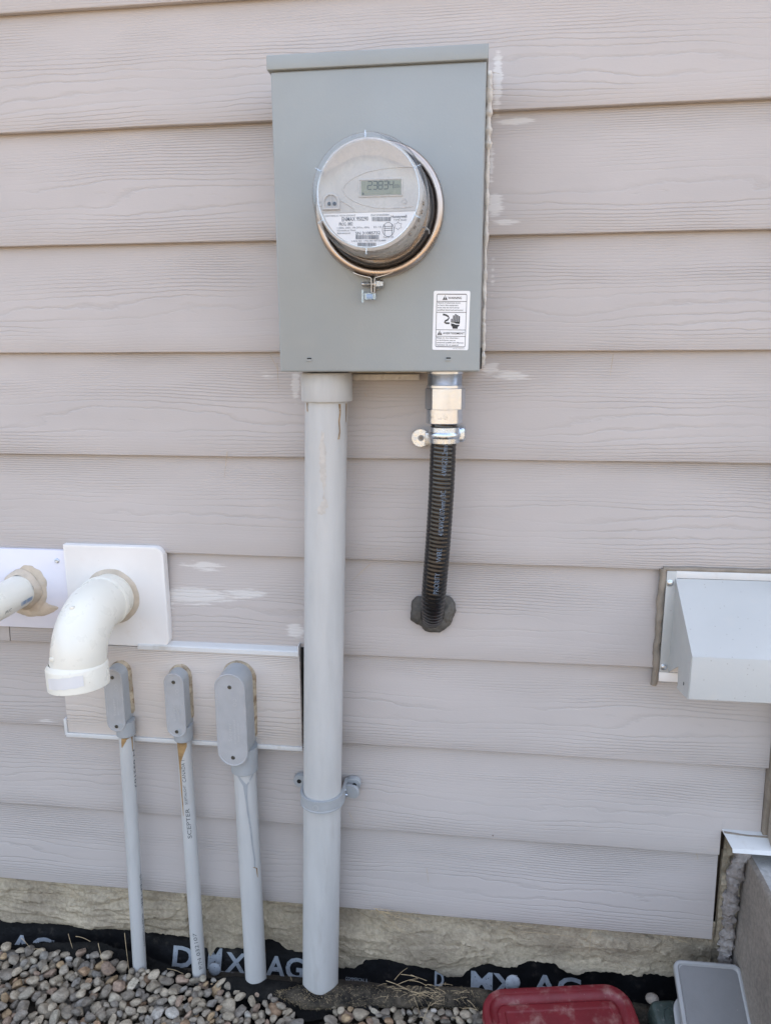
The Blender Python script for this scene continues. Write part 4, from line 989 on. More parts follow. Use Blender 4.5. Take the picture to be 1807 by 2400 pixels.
for k, (rr0, yy_) in enumerate(((rE - .002, -.0155), (rE + .004, -.0150), (rE + .008, -.0120))):
    ring = []
    for j in range(60):
        t_ = 2 * math.pi * j / 60; q = rr0 + (.004 * (float(fbm(math.cos(t_) * 2 + 5, math.sin(t_) * 2, 3)) - .4) if k == 2 else 0); ring.append((ec.x + q * math.cos(t_), yy_, ec.z + q * math.sin(t_)))
    rr_.append(ring)
b.loft(rr_, True, False, False); b.build('caulk_ring', M['caulk'], ep_, smooth=60)
hubc = at(165 * DSP, 1470 * DSP, -.135)
mx = d_(166, 1475, -.135)
mouth = Vector((ec.x + (mx.x - ec.x) * .9, -.130, mx.z))
a0v = Vector((ec.x, .0, ec.z)); bend = .070
pth = [a0v, Vector((ec.x, -.020, ec.z)), Vector((ec.x, -.040, ec.z))]
pe = [Vector((ec.x, -.046, ec.z)), Vector((ec.x, -.056, ec.z))]
cy_, cz_ = -.056, ec.z - (.130 - .056)
Rb = .074; n_ = 16
for i in range(n_ + 1):
    t_ = math.pi / 2 * i / n_; pe.append(Vector((ec.x + (mouth.x - ec.x) * (i / n_) * .6, -.056 - Rb * math.sin(t_), ec.z - Rb * (1 - math.cos(t_)))))
last = pe[-1]; hub0 = Vector((mouth.x, last.y - .001, last.z - .012))
mb = MB(); mb.tube([a0v, Vector((ec.x, -.050, ec.z))], rE, 48); mb.build('stub_pipe', M['pvcwhite'], ep_)
mb = MB(); mb.tube([Vector((ec.x, -.0405, ec.z)), Vector((ec.x, -.0415, ec.z)), Vector((ec.x, -.0480, ec.z)), Vector((ec.x, -.0500, ec.z))], [rE + .001, rE + .0035, rE + .0035, rE + .002], 48); mb.build('elbow_collar', M['pvcwhite'], ep_, smooth=40)
mb = MB(); mb.tube(pe + [hub0], [rE + .0015] * len(pe) + [rE + .0015], 48); mb.build('elbow', M['pvcwhite'], ep_, smooth=60)
hz = hub0.z + .004; hl = .037
hubp = [(rE + .0005, hz + .006), (rE + .0058, hz), (rE + .0065, hz - .002), (rE + .0065, hz - hl), (rE + .0055, hz - hl - .001), (rE + .0020, hz - hl - .001), (rE + .0010, hz - hl + .002), (rE + .0005, hz - .004)]
tl = (Vector((hub0.x, hub0.y, hub0.z)) - last); tilt = Matrix.Translation((hub0.x, hub0.y, hz)) @ Matrix.Rotation(R(-4), 4, 'X') @ Matrix.Rotation(R(-3), 4, 'Y') @ Matrix.Translation((-hub0.x, -hub0.y, -hz))
mb = MB(); mb.lathe([(r_, z_) for r_, z_ in hubp], (hub0.x, hub0.y, 0), (0, 0, 1), 56, cap0=False, cap1=False); mb.v = [tuple(tilt @ Vector(v)) for v in mb.v]; hb = mb.build('outlet_hub', M['pvcwhite'], ep_, smooth=40)
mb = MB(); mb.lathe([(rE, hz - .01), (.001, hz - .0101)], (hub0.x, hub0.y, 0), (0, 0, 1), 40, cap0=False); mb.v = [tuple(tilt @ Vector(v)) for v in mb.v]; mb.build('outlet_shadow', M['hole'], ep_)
# little mould lugs
for q, s_ in ((pe[8] + Vector((-.006, -.0335, .0310)), .004), (pe[-3] + Vector((-.026, -.0375, .0)), .004)):
    mb = MB(); mb.box(q.x - s_, q.x + s_, q.y - .003, q.y + .003, q.z - .003, q.z + .003, .001); mb.build('mould_lug', M['pvcwhite'], ep_)
# web rib between elbow and hub, right side
# blank paper label stuck round the hub
hm = cylmap((hub0.x, hub0.y, hz - hl), (hub0.x, hub0.y, hz), rE + .0072)
mb = MB(); rows_ = []
for i in range(9):
    u = .0085 + .0195 * i / 8; row = []
    for j in range(25):
        v = -.0270 + .062 * j / 24; lift = .0018 * max(0, (j - 22) / 2) ** 2 + .0012 * max(0, (2 - j) / 2)
        uu = u + .004 * (j / 24) - .001 * math.sin(j * .9) * (i / 8 - .5)
        p = hm(uu, v); c_ = Vector((hub0.x, hub0.y, p.z)); p = c_ + (p - c_) * (1 + lift / (rE + .007)); row.append(tuple(tilt @ p))
    rows_.append(row)
mb.grid(rows_); mb.build('paper_label', M['paper'], hb, smooth=60)

# left plate and straight pipe
lp = thing('white_intake_pipe', 'straight white plastic pipe leaving the left edge from a lilac white plate', 'vent pipe', (-.82, 0, -.43))
xa, xb = -1.12, ux0 - .0006; za, zb2 = d_(70, 1187, -.009).z, d_(70, 1356, -.009).z
mb = MB(); mb.box(xa, xb, -.0085, .006, zb2, za, .0008); mb.build('wall_plate', M['platelilac'], lp)
p = d_(123, 1211, -.009); b = MB(); b.lathe([(.0048, 0), (.0046, .0014), (.0030, .0026), (.0012, .0024)], (p.x, -.0085, p.z), AX, 18); b.build('plate_screw', M['zinc'], lp)
ic = at(54, 1381, -.0085); rI = .0302
mb = MB(); mb.tube([Vector((ic.x, .0, ic.z)), Vector((ic.x - .004, -.12, ic.z - .004)), Vector((ic.x - .012, -.30, ic.z - .012))], rI, 40); mb.build('pipe', M['pvcwhite'], lp)
for cx2, cz2, rx, rz, sd, rot in ((ic.x + .012, ic.z + .014, .035, .032, 3, -.5), (ic.x + .020, ic.z - .038, .042, .016, 5, .1), (ic.x + .026, ic.z - .010, .023, .036, 8, -.35)):
    b = MB(); pts = blob(cx2, cz2, rx, rz, 48, .3, sd, rot); cxm, czm = cx2, cz2
    rings = [[(x, -.0088, z) for x, z in pts], [(cxm + (x - cxm) * .93, -.0092 - .0001 * sd, czm + (z - czm) * .93) for x, z in pts], [(cxm + (x - cxm) * .5, -.0094 - .0001 * sd, czm + (z - czm) * .5) for x, z in pts]]
    b.loft(rings); b.build('caulk_smear', M['caulk'], lp, smooth=60)
b = MB(); rings = []
for k, (q, yy_) in enumerate(((rI - .001, -.021), (rI + .0035, -.018), (rI + .008, -.0105))):
    rings.append([(ic.x + (q + .002 * math.sin(5 * t_ + k)) * math.cos(t_), yy_, ic.z + (q + .002 * math.cos(4 * t_)) * math.sin(t_)) for t_ in [2 * math.pi * j / 40 for j in range(40)]])
b.loft(rings, True, False, False); b.build('caulk_ring', M['caulk'], lp, smooth=60)
# printed barcode on the pipe: runs along its axis
a3 = Vector((ic.x - .0015, -.045, ic.z - .0015)); b3 = Vector((ic.x - .012, -.30, ic.z - .012)); axp = (b3 - a3).normalized()
e1 = (Vector((1, 0, 0)) - axp * axp.x).normalized(); e2 = axp.cross(e1); e2 = e2 if e2.z > 0 else -e2
def ipm(u, v):
    a_ = v / rI; return a3 + axp * u + (e1 * math.cos(a_) + e2 * math.sin(a_)) * (rI + .0005)
b = MB(); u = -.020; rb = random.Random(5); vc = -.0105
while u < .012:
    w = rb.choice((.0007, .0012, .0018)); rect2(b, u, u + w, vc - .0030, vc + .0045, ipm); u += w + rb.choice((.0007, .0012))
rect2(b, -.018, .010, vc - .0046, vc - .0040, ipm)
q_ = b.build('printed_barcode', M['blueink'], lp, smooth=0); q_['kind'] = 'stuff'
b = MB(); put_text(b, 'PVC', -.055, .006, .006, lambda u, v: ipm(-u, v - .018), width=.016); b.build('printed_lettering', M['greyink'], lp, smooth=0)

# ------------------------------------------------------------------ armoured cable, connector, strap, duct seal
cx0 = d_(960, 860, -.055).x
con = thing('cable_connector', 'shiny machined aluminium cable connector under the meter box', 'cable connector', (cx0, -.055, -.03))
zc0 = -.0305
z1, z2, z3, z4 = d_(960, 833, -.085).z, d_(960, 839, -.085).z, d_(960, 886, -.085).z, d_(960, 917, -.085).z
prof = []
zz_ = zc0 + .006
prof.append((.0285, zz_)); prof.append((.0285, zc0 - .0045)); prof.append((.0272, zc0 - .0046))
n_ = 14
for i in range(n_):
    z = zc0 - .005 + (z1 - zc0 + .005) * i / (n_ - 1); prof += [(.0276, z), (.0268, z - (zc0 - z1) / n_ * .45)]
b = MB(); b.lathe(prof, (cx0, -.055, 0), (0, 0, 1), 48); b.build('threaded_neck', M['alu'], con, smooth=50)
b = MB(); b.lathe([(.0272, z1 + .0005), (.0288, z1), (.0288, z2), (.0272, z2 - .0004)], (cx0, -.055, 0), (0, 0, 1), 48); b.build('collar', M['alu'], con)
b = MB(); b.lathe([(.0290, z2), (.0318, z2 - .0008), (.0318, z3 + .0008), (.0300, z3)], (cx0 + .001, -.055, 0), (0, 0, 1), 8); b.v = [tuple(Matrix.Translation((cx0 + .001, -.055, 0)) @ Matrix.Rotation(R(9), 4, 'Z') @ Matrix.Translation((-cx0 - .001, .055, 0)) @ Vector(v)) for v in b.v]; b.build('hex_body', M['alu'], con, smooth=15)
b = MB(); b.lathe([(.0290, z3 + .0002), (.0290, z4 + .001), (.0280, z4), (.0225, z4)], (cx0, -.055, 0), (0, 0, 1), 48); nb = b.build('gland_nut', M['alu'], con)
nm = cylmap((cx0, -.055, z4), (cx0, -.055, z3), .0293); b = MB()
for txt, u, v, w in (('SU', .0105, -.003, .006), ('CU', .0125, -.018, .008), ('0121', .0125, -.012, .0), ('CEC 1/0', .0060, -.010, .0)):
    if w: put_text(b, txt, u, v, .003, lambda a, c, u=u, v=v: nm(u - (c - v), v - (a - u)), width=w)
outline(b, [(.011 + .0028 * math.cos(t * .5236), .003 + .0028 * math.sin(t * .5236)) for t in range(12)], .0005, nm)
put_text(b, 'UL', .011, .003, .0022, lambda a, c: nm(.0120 - (c - .003), .0046 - (a - .011)), width=.0032)
q_ = b.build('stamped_lettering', M['dullzinc'], nb, smooth=0); q_['kind'] = 'stuff'

cab = thing('armoured_cable', 'black ribbed armoured cable dropping from the connector into the siding', 'cable', (cx0, -.04, -.3))
kp = [Vector((cx0, -.055, z4 + .004)), d_(957, 960, -.053), d_(953, 1060, -.051), d_(946, 1170, -.047), d_(939, 1255, -.042), d_(935.5, 1300, -.033), d_(934, 1328, -.014), d_(934, 1335, .008)]
def cr_(P, n):
    out = []
    for i in range(n):
        t_ = i / (n - 1) * (len(P) - 1); k = min(int(t_), len(P) - 2); f = t_ - k
        a, b_, c_, d = P[max(k - 1, 0)], P[k], P[k + 1], P[min(k + 2, len(P) - 1)]
        out.append(.5 * ((2 * b_) + (c_ - a) * f + (2 * a - 5 * b_ + 4 * c_ - d) * f * f + (3 * b_ - a - 3 * c_ + d) * f ** 3))
    return out
dense = cr_(kp, 400)
cum = [0]
for i in range(1, 400): cum.append(cum[-1] + (dense[i] - dense[i - 1]).length)
tot = cum[-1]; N = 760; P2 = []; j = 0
for i in range(N):
    s_ = tot * i / (N - 1)
    while j < 398 and cum[j + 1] < s_: j += 1
    f = (s_ - cum[j]) / max(1e-9, cum[j + 1] - cum[j]); P2.append(dense[j].lerp(dense[j + 1], min(f, 1)))
mb = MB(); rings = []; up = Vector((0, -1, 0)); nn = 40
for i, p in enumerate(P2):
    t_ = (P2[min(i + 1, N - 1)] - P2[max(i - 1, 0)]).normalized(); a = (up - t_ * up.dot(t_)).normalized(); up = a; c_ = t_.cross(a); s_ = tot * i / (N - 1); ring = []
    for q in range(nn):
        th = 2 * math.pi * q / nn; ph = s_ / .0070 * 2 * math.pi + th; r_ = .0208 + .00024 * math.sin(ph)
        ring.append(p + (a * math.cos(th) + c_ * math.sin(th)) * r_)
    rings.append(ring)
mb.loft(rings); mb.build('cable_jacket', M['cable'], cab, smooth=180)
# lettering printed along the jacket, reading upwards
def cabmap(s_, v):
    i = max(0, min(N - 2, int(s_ / tot * (N - 1)))); p = P2[i].lerp(P2[i + 1], s_ / tot * (N - 1) - i); t_ = (P2[i + 1] - P2[i]).normalized()
    fr = Vector((0, -1, 0)); fr = (fr - t_ * fr.dot(t_)).normalized(); sd = Vector((1, 0, 0)); sd = (sd - t_ * sd.dot(t_) - fr * sd.dot(fr)).normalized(); a_ = v / .021; return p + (fr * math.cos(a_) + sd * math.sin(a_)) * .0222
def s_of(dy):
    return min(range(N), key=lambda i: abs((ray_py(P2[i]) - dy * DSP))) / (N - 1) * tot
def ray_py(X):
    d = Vector(X) + Vector((0, -.02, 0)) - CAM; return 1200 - FPX * d.dot(UP) / d.dot(FWD)
b = MB()
for txt, y0_, y1_ in (('4AWG(21.2mm\u00b2)/', 1027, 950), ('4/0AWG(107mm\u00b2)/3C', 1155, 1058), ('WIRE', 1212, 1182), ('PRIORITY', 1278, 1235)):
    sa_, sb_ = s_of(y0_), s_of(y1_); vv, ff, w = text2d(txt, .0); k_ = (sa_ - sb_) / w; out = []
    for x, y in vv: out.append(cabmap(sa_ - x * k_, .0035 - .009 * 0 + (.0042 - y * .0078 / .69)))
    b.add(out, ff)
q_ = b.build('printed_lettering', M['paleink'], cab, smooth=0); q_['kind'] = 'stuff'
csp = thing('cable_strap', 'zinc one-hole strap with round tab holding the black cable', 'cable strap', (cx0, -.05, -.155))
zs1, zs0 = d_(960, 924, -.075).z, d_(960, 959, -.075).z; sc0 = Vector((cx0 + .0005, -.054, 0))
b = MB(); hh = zs1 - zs0
b.lathe([(.0222, 0), (.0240, .0004), (.0243, hh * .30), (.0256, hh * .38), (.0262, hh * .5), (.0256, hh * .62), (.0243, hh * .70), (.0240, hh - .0004), (.0222, hh)], (sc0.x, sc0.y, zs0), (0, 0, 1), 48, cap0=False, cap1=False); b.build('strap_band', M['zinc'], csp, smooth=30)
b = MB(); b.box(sc0.x + .010, sc0.x + .0335, -.0535, -.012, zs0 + .0005, zs1 - .0005, .006, 4); b.build('strap_side', M['zinc'], csp)
tb = d_(908, 945.5, -.016); b = MB(); b.lathe([(.0150, 0), (.0150, .0015), (.0145, .0020)], (tb.x, -.015, tb.z), AX, 32); tabo = b.build('strap_tab', M['zinc'], csp, smooth=30)
b = MB(); b.box(tb.x + .008, sc0.x - .015, -.030, -.014, tb.z - .0105, tb.z + .0105, .002); b.build('strap_foot', M['dullzinc'], csp)
b = MB(); b.lathe([(.0052, .0018), (.0052, .0026)], (tb.x + .001, -.015, tb.z), AX, 18); b.build('tab_hole', M['facedark'], tabo)
b = MB(); b.lathe([(.0030, .0022), (.0028, .0038)], (tb.x + .001, -.015, tb.z), AX, 12); b.build('tab_screw', M['caulkbrown'], tabo)
# duct seal
pc = d_(934, 1322, .0); ds = thing('duct_seal', 'lump of dark grey sealing putty where the black cable enters the siding', 'putty', (pc.x, 0, pc.z))
for (du, dv, rx, ry, rz, sd) in ((.0, -.004, .034, .022, .030, 1), (.022, .004, .017, .020, .026, 2), (-.020, .002, .018, .020, .025, 3), (.006, -.020, .024, .019, .016, 4)):
    bm = bmesh.new(); bmesh.ops.create_icosphere(bm, subdivisions=4, radius=1.0); vv = []
    for v in bm.verts:
        d = 1.08 + .62 * (float(fbm(v.co.x * 1.5 + sd * 5, v.co.z * 1.5 + v.co.y * .8 + 3, 40 + sd, 4)) - .5); vv.append((pc.x + du + v.co.x * d * rx, .002 + v.co.y * d * ry, pc.z + dv + v.co.z * d * rz))
    bm.verts.index_update(); b = MB(); b.add(vv, [[q.index for q in f.verts] for f in bm.faces]); bm.free(); b.build('putty_lump', M['putty'], ds, smooth=60)

# ------------------------------------------------------------------ dryer vent hood at right
hd = thing('vent_hood', 'pale metal vent hood with sloping top on the right of the siding', 'vent hood', (.42, 0, -.45))
hx0, hx1 = .3346, .545; zt_, zf, zb_ = -.3718, -.4588, -.5294; yf = -.1294
hxr = hx1 + .06
mb = MB(); mb.loft([[(x, -.006, zt_), (x, yf, zf), (x, yf + .0015, zf - .0015), (x, -.006, zt_ - .003)] for x in (hx0, hxr)]); mb.build('slope_panel', M['hoodmetal'], hd, smooth=20)
mb = MB(); mb.loft([[(x, yf, zf - .0002), (x, yf - .0006, zf - .002), (x, yf - .0006, zb_ + .001), (x, yf + .0006, zb_), (x, yf + .0016, zb_ + .001), (x, yf + .0016, zf - .001)] for x in (hx0, hxr)]); mb.build('front_panel', M['hoodmetal'], hd, smooth=20)
def hp(px, py): d = ray(px, py); return CAM + d * ((hx0 + .0005 - CAM.x) / d.x)
s_pts = [(-.006, zt_ - .001), (yf + .001, zf - .0005), (-.066, -.5385), (-.0596, -.5050), (-.006, -.5390)]
b = MB(); b.loft([[(hx0 + .0004, y, z) for y, z in s_pts], [(hx0 + .0018, y, z) for y, z in s_pts]]); b.build('side_panel', M['hoodmetal'], hd, smooth=0)
c_pts = [(yf + .0004, zf - .003), (yf + .0004, zb_ + .0005), (-.108, -.5335), (-.066, -.5395), (-.082, -.5120), (-.104, -.4830)]
b = MB(); b.loft([[(hx0 - .0012, y, z) for y, z in c_pts], [(hx0 - .0002, y, z) for y, z in c_pts]]); chk = b.build('front_cheek', M['hoodmetal'], hd, smooth=0)
b = MB(); b.box(hx0 - .0018, hx0 - .0010, -.104, -.1015, -.518, -.513); b.build('cheek_slot', M['hole'], chk)
b = MB(); b.box(.3200, hx0 + .002, -.0060, .004, -.5402, -.3595, .0008); b.build('side_flange', M['hoodmetal'], hd)
b = MB(); b.box(hx0 + .0005, hxr, -.0062, .004, zt_ + .0004, -.3590, .0008); b.build('top_flange', M['whitemetal'], hd)
b = MB(); b.box(.3200, .50, -.0052, .003, -.5575, -.5406, .0008); b.build('bottom_flange', M['platewhite'], hd)
b = MB(); b.box(hx0 + .003, hxr, -.004, .003, -.5400, -.375, .0005); b.build('back_plate', M['platewhite'], hd)
for px, py in ((1570, 1366.5), (1555, 1563)):
    p = at(px, py, -.006); b = MB(); b.lathe([(.0058, 0), (.0058, .0012), (.0042, .0016), (.0040, .0036), (.0026, .0042)], (p.x, -.0058, p.z), AX, 18); b.build('flange_screw', M['zinc'], hd)
cp, cr2 = [], []
for i in range(40):
    z = -.3565 - (.566 - .3565) * i / 39; cp.append((.3140 + .0022 * (float(fbm(z * 60, 1, 3)) - .5) * 2, -.002, z)); cr2.append(.0040 + .0030 * float(fbm(z * 70, 4, 3)))
b = MB(); b.tube(cp, cr2, 10); b.build('caulk_bead', M['caulkbrown'], hd, smooth=60)
cp = [(.314 + .01 * i, -.002, -.3565 - .0006 * math.sin(i)) for i in range(24)]
b = MB(); b.tube(cp, [.0035 + .0015 * float(fbm(i * .7, 2, 4)) for i in range(24)], 10); b.build('caulk_bead', M['caulkbrown'], hd, smooth=60)

# ------------------------------------------------------------------ plastic lids and tubs on the gravel
def frame_from(o, xdir, ydir):
    xd = Vector(xdir).normalized(); yd = Vector(ydir); yd = (yd - xd * yd.dot(xd)).normalized(); zd = xd.cross(yd); mt = Matrix((xd, yd, zd)).transposed().to_4x4(); mt.translation = Vector(o); return mt
rA, rB = atz(1034 * DSP, 2137 * DSP, -1.165), atz(1350 * DSP, 2122 * DSP, -1.165)
rC = atz(1020 * DSP, 2330 * DSP, -1.190)
W_ = (rB - rA).length; mt = frame_from(rA, rB - rA, rC - rA)
if mt.to_3x3().col[2].z < 0: mt = mt @ Matrix.Diagonal((1, 1, -1, 1))
H_ = W_ * .78
rl = thing('red_lid', 'dusty dark red plastic tub lid lying on the gravel', 'lid', (rA + rB) / 2)
b = MB(); b.plate(rrect(0, W_, 0, H_, .045, 10), [(0, -.022), (0, -.003), (.002, 0), (.007, .0010), (.012, 0), (.014, -.004), (.020, -.0085), (.026, -.0090), (.0285, -.0065), (.031, -.0060), (.040, -.0062), (.042, -.0085)], lambda u, v, dp: tuple(mt @ Vector((u, v, dp)))); b.build('lid_shell', M['red'], rl, smooth=40)
# clear container, frosted lid face tilted up
kA, kB = d_(1453, 2072, -.030), d_(1600, 2084, -.030)
kC = atz(1500 * DSP, 2300 * DSP, -1.175)
Wk = (kB - kA).length; mt2 = frame_from(kA, kB - kA, kC - kA)
if mt2.to_3x3().col[2].z < 0: mt2 = mt2 @ Matrix.Diagonal((1, 1, -1, 1))
ck = thing('clear_container', 'frosted clear plastic container tilted against the foundation corner', 'container', (kA + kB) / 2)
b = MB(); b.plate(rrect(0, Wk, 0, Wk * 1.6, .014, 8), [(.004, -.012), (0, -.010), (0, -.002), (.002, 0), (.0060, .0002), (.0085, -.0022)], lambda u, v, dp: tuple(mt2 @ Vector((u, v, dp)))); b.build('container_rim', M['boxrim'], ck, smooth=40)
b = MB(); b.plate(rrect(.0080, Wk - .0080, .0080, Wk * 1.6 - .008, .010, 8), [(0, -.0040), (.0004, -.0022), (.004, -.0016)], lambda u, v, dp: tuple(mt2 @ Vector((u, v, dp)))); b.build('container_face', M['clearbox'], ck, smooth=40)
b = MB(); b.plate(rrect(.006, Wk - .006, .006, Wk * 1.6 - .006, .012, 8), [(0, -.011), (.006, -.050), (.010, -.053)], lambda u, v, dp: tuple(mt2 @ Vector((u, v, dp)))); b.build('container_wall', M['clearbox'], ck, smooth=40)
mt3 = mt2 @ Matrix.Translation((.024, .018, -.036)) @ Matrix.Rotation(R(-3), 4, 'Z')
pk = thing('pale_tub', 'chalky pale grey tub wedged behind the clear container beside the stoop', 'tub', mt3 @ Vector((.05, 0, 0)))
b = MB(); b.plate(rrect(0, Wk * .98, 0, Wk * 1.5, .018, 8), [(.004, -.030), (0, -.024), (0, -.004), (.003, 0), (.010, .0006), (.014, -.003)], lambda u, v, dp: tuple(mt3 @ Vector((u, v, dp)))); b.build('tub_shell', M['palebox'], pk, smooth=40)
mt4 = mt2 @ Matrix.Translation((-.006, .050, -.024)) @ Matrix.Rotation(R(2), 4, 'Z')
lk = thing('spare_lid', 'thin translucent grey lid edge sticking out left of the clear container', 'lid', mt4 @ Vector((.05, 0, 0)))
b = MB(); b.plate(rrect(0, Wk * .95, 0, Wk * 1.3, .026, 8), [(.001, -.006), (0, -.004), (0, -.001), (.002, 0), (.008, -.001)], lambda u, v, dp: tuple(mt4 @ Vector((u, v, dp)))); b.build('lid_shell', M['boxrim'], lk, smooth=40)
gA, gB, gC = atz(1404 * DSP, 2160 * DSP, -1.160), atz(1462 * DSP, 2158 * DSP, -1.160), atz(1400 * DSP, 2280 * DSP, -1.19)
Wg = (gB - gA).length; mt5 = frame_from(gA, gB - gA, gC - gA)
if mt5.to_3x3().col[2].z < 0: mt5 = mt5 @ Matrix.Diagonal((1, 1, -1, 1))
gk = thing('green_box', 'dark green dusty plastic box between the red lid and clear container', 'box', (gA + gB) / 2)
b = MB(); b.plate(rrect(0, Wg, 0, .11, .010, 6), [(0, -.045), (0, -.006), (.002, -.002), (.006, 0)], lambda u, v, dp: tuple(mt5 @ Vector((u, v, dp)))); b.build('box_shell', M['green'], gk, smooth=40)
b = MB(); b.tube([mt5 @ Vector((u, v, .0004)) for u, v in ((.014, .09), (.014, .03), (.018, .018), (.027, .013), (.036, .018), (.040, .03), (.040, .09))], .0014, 8); b.build('box_rib', M['green'], gk)
b = MB(); bm = bmesh.new(); bmesh.ops.create_icosphere(bm, subdivisions=3, radius=1.0); p = atz(1411 * DSP, 2152 * DSP, -1.155); vv = [(p.x + v.co.x * .012, p.y + .006 + v.co.y * .010, p.z - .012 + v.co.z * .009 * (1 + .3 * (float(fbm(v.co.x * 2, v.co.y * 2, 8)) - .5))) for v in bm.verts]; bm.verts.index_update(); b.add(vv, [[q.index for q in f.verts] for f in bm.faces]); bm.free()
tag(b.build('white_stone', M['concrete']), 'smooth whitish stone lying behind the dark green box', 'stone')

# ------------------------------------------------------------------ gravel: pebbles dropped one by one on a height field
PAL = [((.29, .25, .19), 4), ((.35, .305, .235), 3), ((.215, .195, .165), 4), ((.15, .145, .14), 3), ((.19, .195, .195), 2.2), ((.34, .225, .115), 2.0), ((.27, .155, .085), 1.2), ((.42, .385, .31), 1.6), ((.11, .105, .10), 1.3), ((.235, .155, .12), 1), ((.46, .45, .42), .6)]
PAL = [(tuple(q * .64 + g_ * .36 for q, g_ in zip(c_, (.35, .28, .195))), w_) for c_, w_ in PAL]
pw = np.array([w for _, w in PAL]); pw = pw / pw.sum()
def pebble_mesh(i, sub):
    bm = bmesh.new(); bmesh.ops.create_icosphere(bm, subdivisions=sub, radius=1.0); r_ = random.Random(100 + i)
    planes = [(Vector((r_.gauss(0, 1), r_.gauss(0, 1), r_.gauss(0, 1))).normalized(), r_.uniform(.52, .86)) for _ in range(r_.choice((4, 6, 8, 10)))]
    for v in bm.verts:
        c_ = v.co.copy(); d = 1 + .32 * (float(fbm(c_.x * 1.1 + i * 7, c_.y * 1.1 + c_.z * .9 + 4, i, 3)) - .5); c_ = c_ * d
        for n_, h_ in planes:
            q = c_.dot(n_) - h_
            if q > 0: c_ -= n_ * q * .95
        v.co = c_
    me = bpy.data.meshes.new('pebble'); bm.to_mesh(me); bm.free(); me.polygons.foreach_set('use_smooth', [True] * len(me.polygons)); me.set_sharp_from_angle(angle=R(50)); return me
NV = 16
hi = [pebble_mesh(i, 3) for i in range(NV)]; lo = [pebble_mesh(i, 2) for i in range(NV)]
for me in hi: me.materials.append(M['pebble'])
res = .0025; gx0, gx1, gy0, gy1 = -1.40, .56, -.56, .02
HX = np.arange(gx0, gx1, res); HY = np.arange(gy0, gy1, res); H = np.full((len(HY), len(HX)), -1.2555)
bnd = [(-200, 2228), (0, 2226), (126, 2234), (252, 2240), (290, 2262), (303, 2276), (404, 2281), (470, 2292), (513, 2301), (564, 2312), (627, 2331), (665, 2357), (700, 2388), (722, 2415), (760, 2412), (785, 2362), (974, 2369), (1100, 2372), (1600, 2400)]
bp = [atz(px, py, -1.222) for px, py in bnd]; bX = np.array([p.x for p in bp]); bY = np.array([p.y for p in bp])
for ix, x in enumerate(HX):
    yb = np.interp(x, bX, bY)
    if x > -.66: H[:, ix] = np.where(HY > yb - .045, np.maximum(H[:, ix], -1.2385), H[:, ix])
    H[:, ix] += np.clip((-.62 - x) * .05, 0, .016)                                    # the bed rises a little at the left
stones = []
tries = 0
def put_stone(a, b, c):
    best = None; yaw = random.uniform(0, math.pi); ca, sa_ = math.cos(yaw), math.sin(yaw); m_ = max(a, b)
    for _ in range(9):
        x = random.uniform(gx0 + .03, gx1 - .03); yb = float(np.interp(x, bX, bY)); ytop = yb - m_ * random.uniform(.45, .8)
        y = random.uniform(gy0 + .03, ytop)
        if random.random() < .18: y = ytop
        i0, i1 = int((x - m_ - gx0) / res), int((x + m_ - gx0) / res) + 1; j0, j1 = int((y - m_ - gy0) / res), int((y + m_ - gy0) / res) + 1
        i0, j0 = max(i0, 0), max(j0, 0)
        dx = HX[i0:i1][None, :] - x; dy = HY[j0:j1][:, None] - y; u = (dx * ca + dy * sa_) / a; v = (-dx * sa_ + dy * ca) / b; q = u * u + v * v; ok = q < .92
        if not ok.any(): continue
        half = np.sqrt(np.clip(1 - q, 0, 1)) * c; z = (H[j0:j1, i0:i1] + half)[ok].max()
        if best is None or z < best[0]: best = (z, x, y, i0, i1, j0, j1, ok, half)
    if best is None: return
    z, x, y, i0, i1, j0, j1, ok, half = best
    if z + c > -1.2165 + .016 * min(1, max(0, (-.62 - x) / .14)) + .004 * random.random(): return
    sub = H[j0:j1, i0:i1]; sub[ok] = np.maximum(sub[ok], (z + half)[ok]); stones.append((x, y, z, a, b, c, yaw))
for k in range(12500):
    s_ = random.choice((.7, .8, .9, 1, 1, 1.1, 1.2, 1.35)) if k > 900 else random.uniform(.8, 1.25)
    if random.random() < .03: s_ *= 1.5
    a = .0099 * s_ * random.uniform(.85, 1.3); b_ = a * random.uniform(.62, .9); c_ = b_ * random.uniform(.55, .9); put_stone(a, b_, c_)
top = np.array([s[2] + s[5] for s in stones])
def vis(s):
    d = Vector((s[0], s[1], s[2])) - CAM; z = d.dot(FWD); px, py = 903.5 + FPX * d.dot(RIGHT) / z, 1200 - FPX * d.dot(UP) / z; return -30 < px < 1837 and py < 2440, s[3] / z
def exposed(s):
    i, j = int((s[0] - gx0) / res), int((s[1] - gy0) / res); return H[j, i] < s[2] + s[5] + .004
cand = []
for k, s in enumerate(stones):
    v, sz = vis(s)
    if v: cand.append((-(sz + (1 if exposed(s) else 0)), k))
cand.sort(); chosen = set(k for _, k in cand[:300])
bed = bpy.data.objects.new('gravel_bed', None); COL.objects.link(bed); bed.location = (-.4, -.15, -1.24); bed['kind'] = 'structure'; bed['label'] = 'bed of mixed river pebbles along the foundation'; ORG[bed.name] = Vector(bed.location)
gv, gf, gc = [], [], []
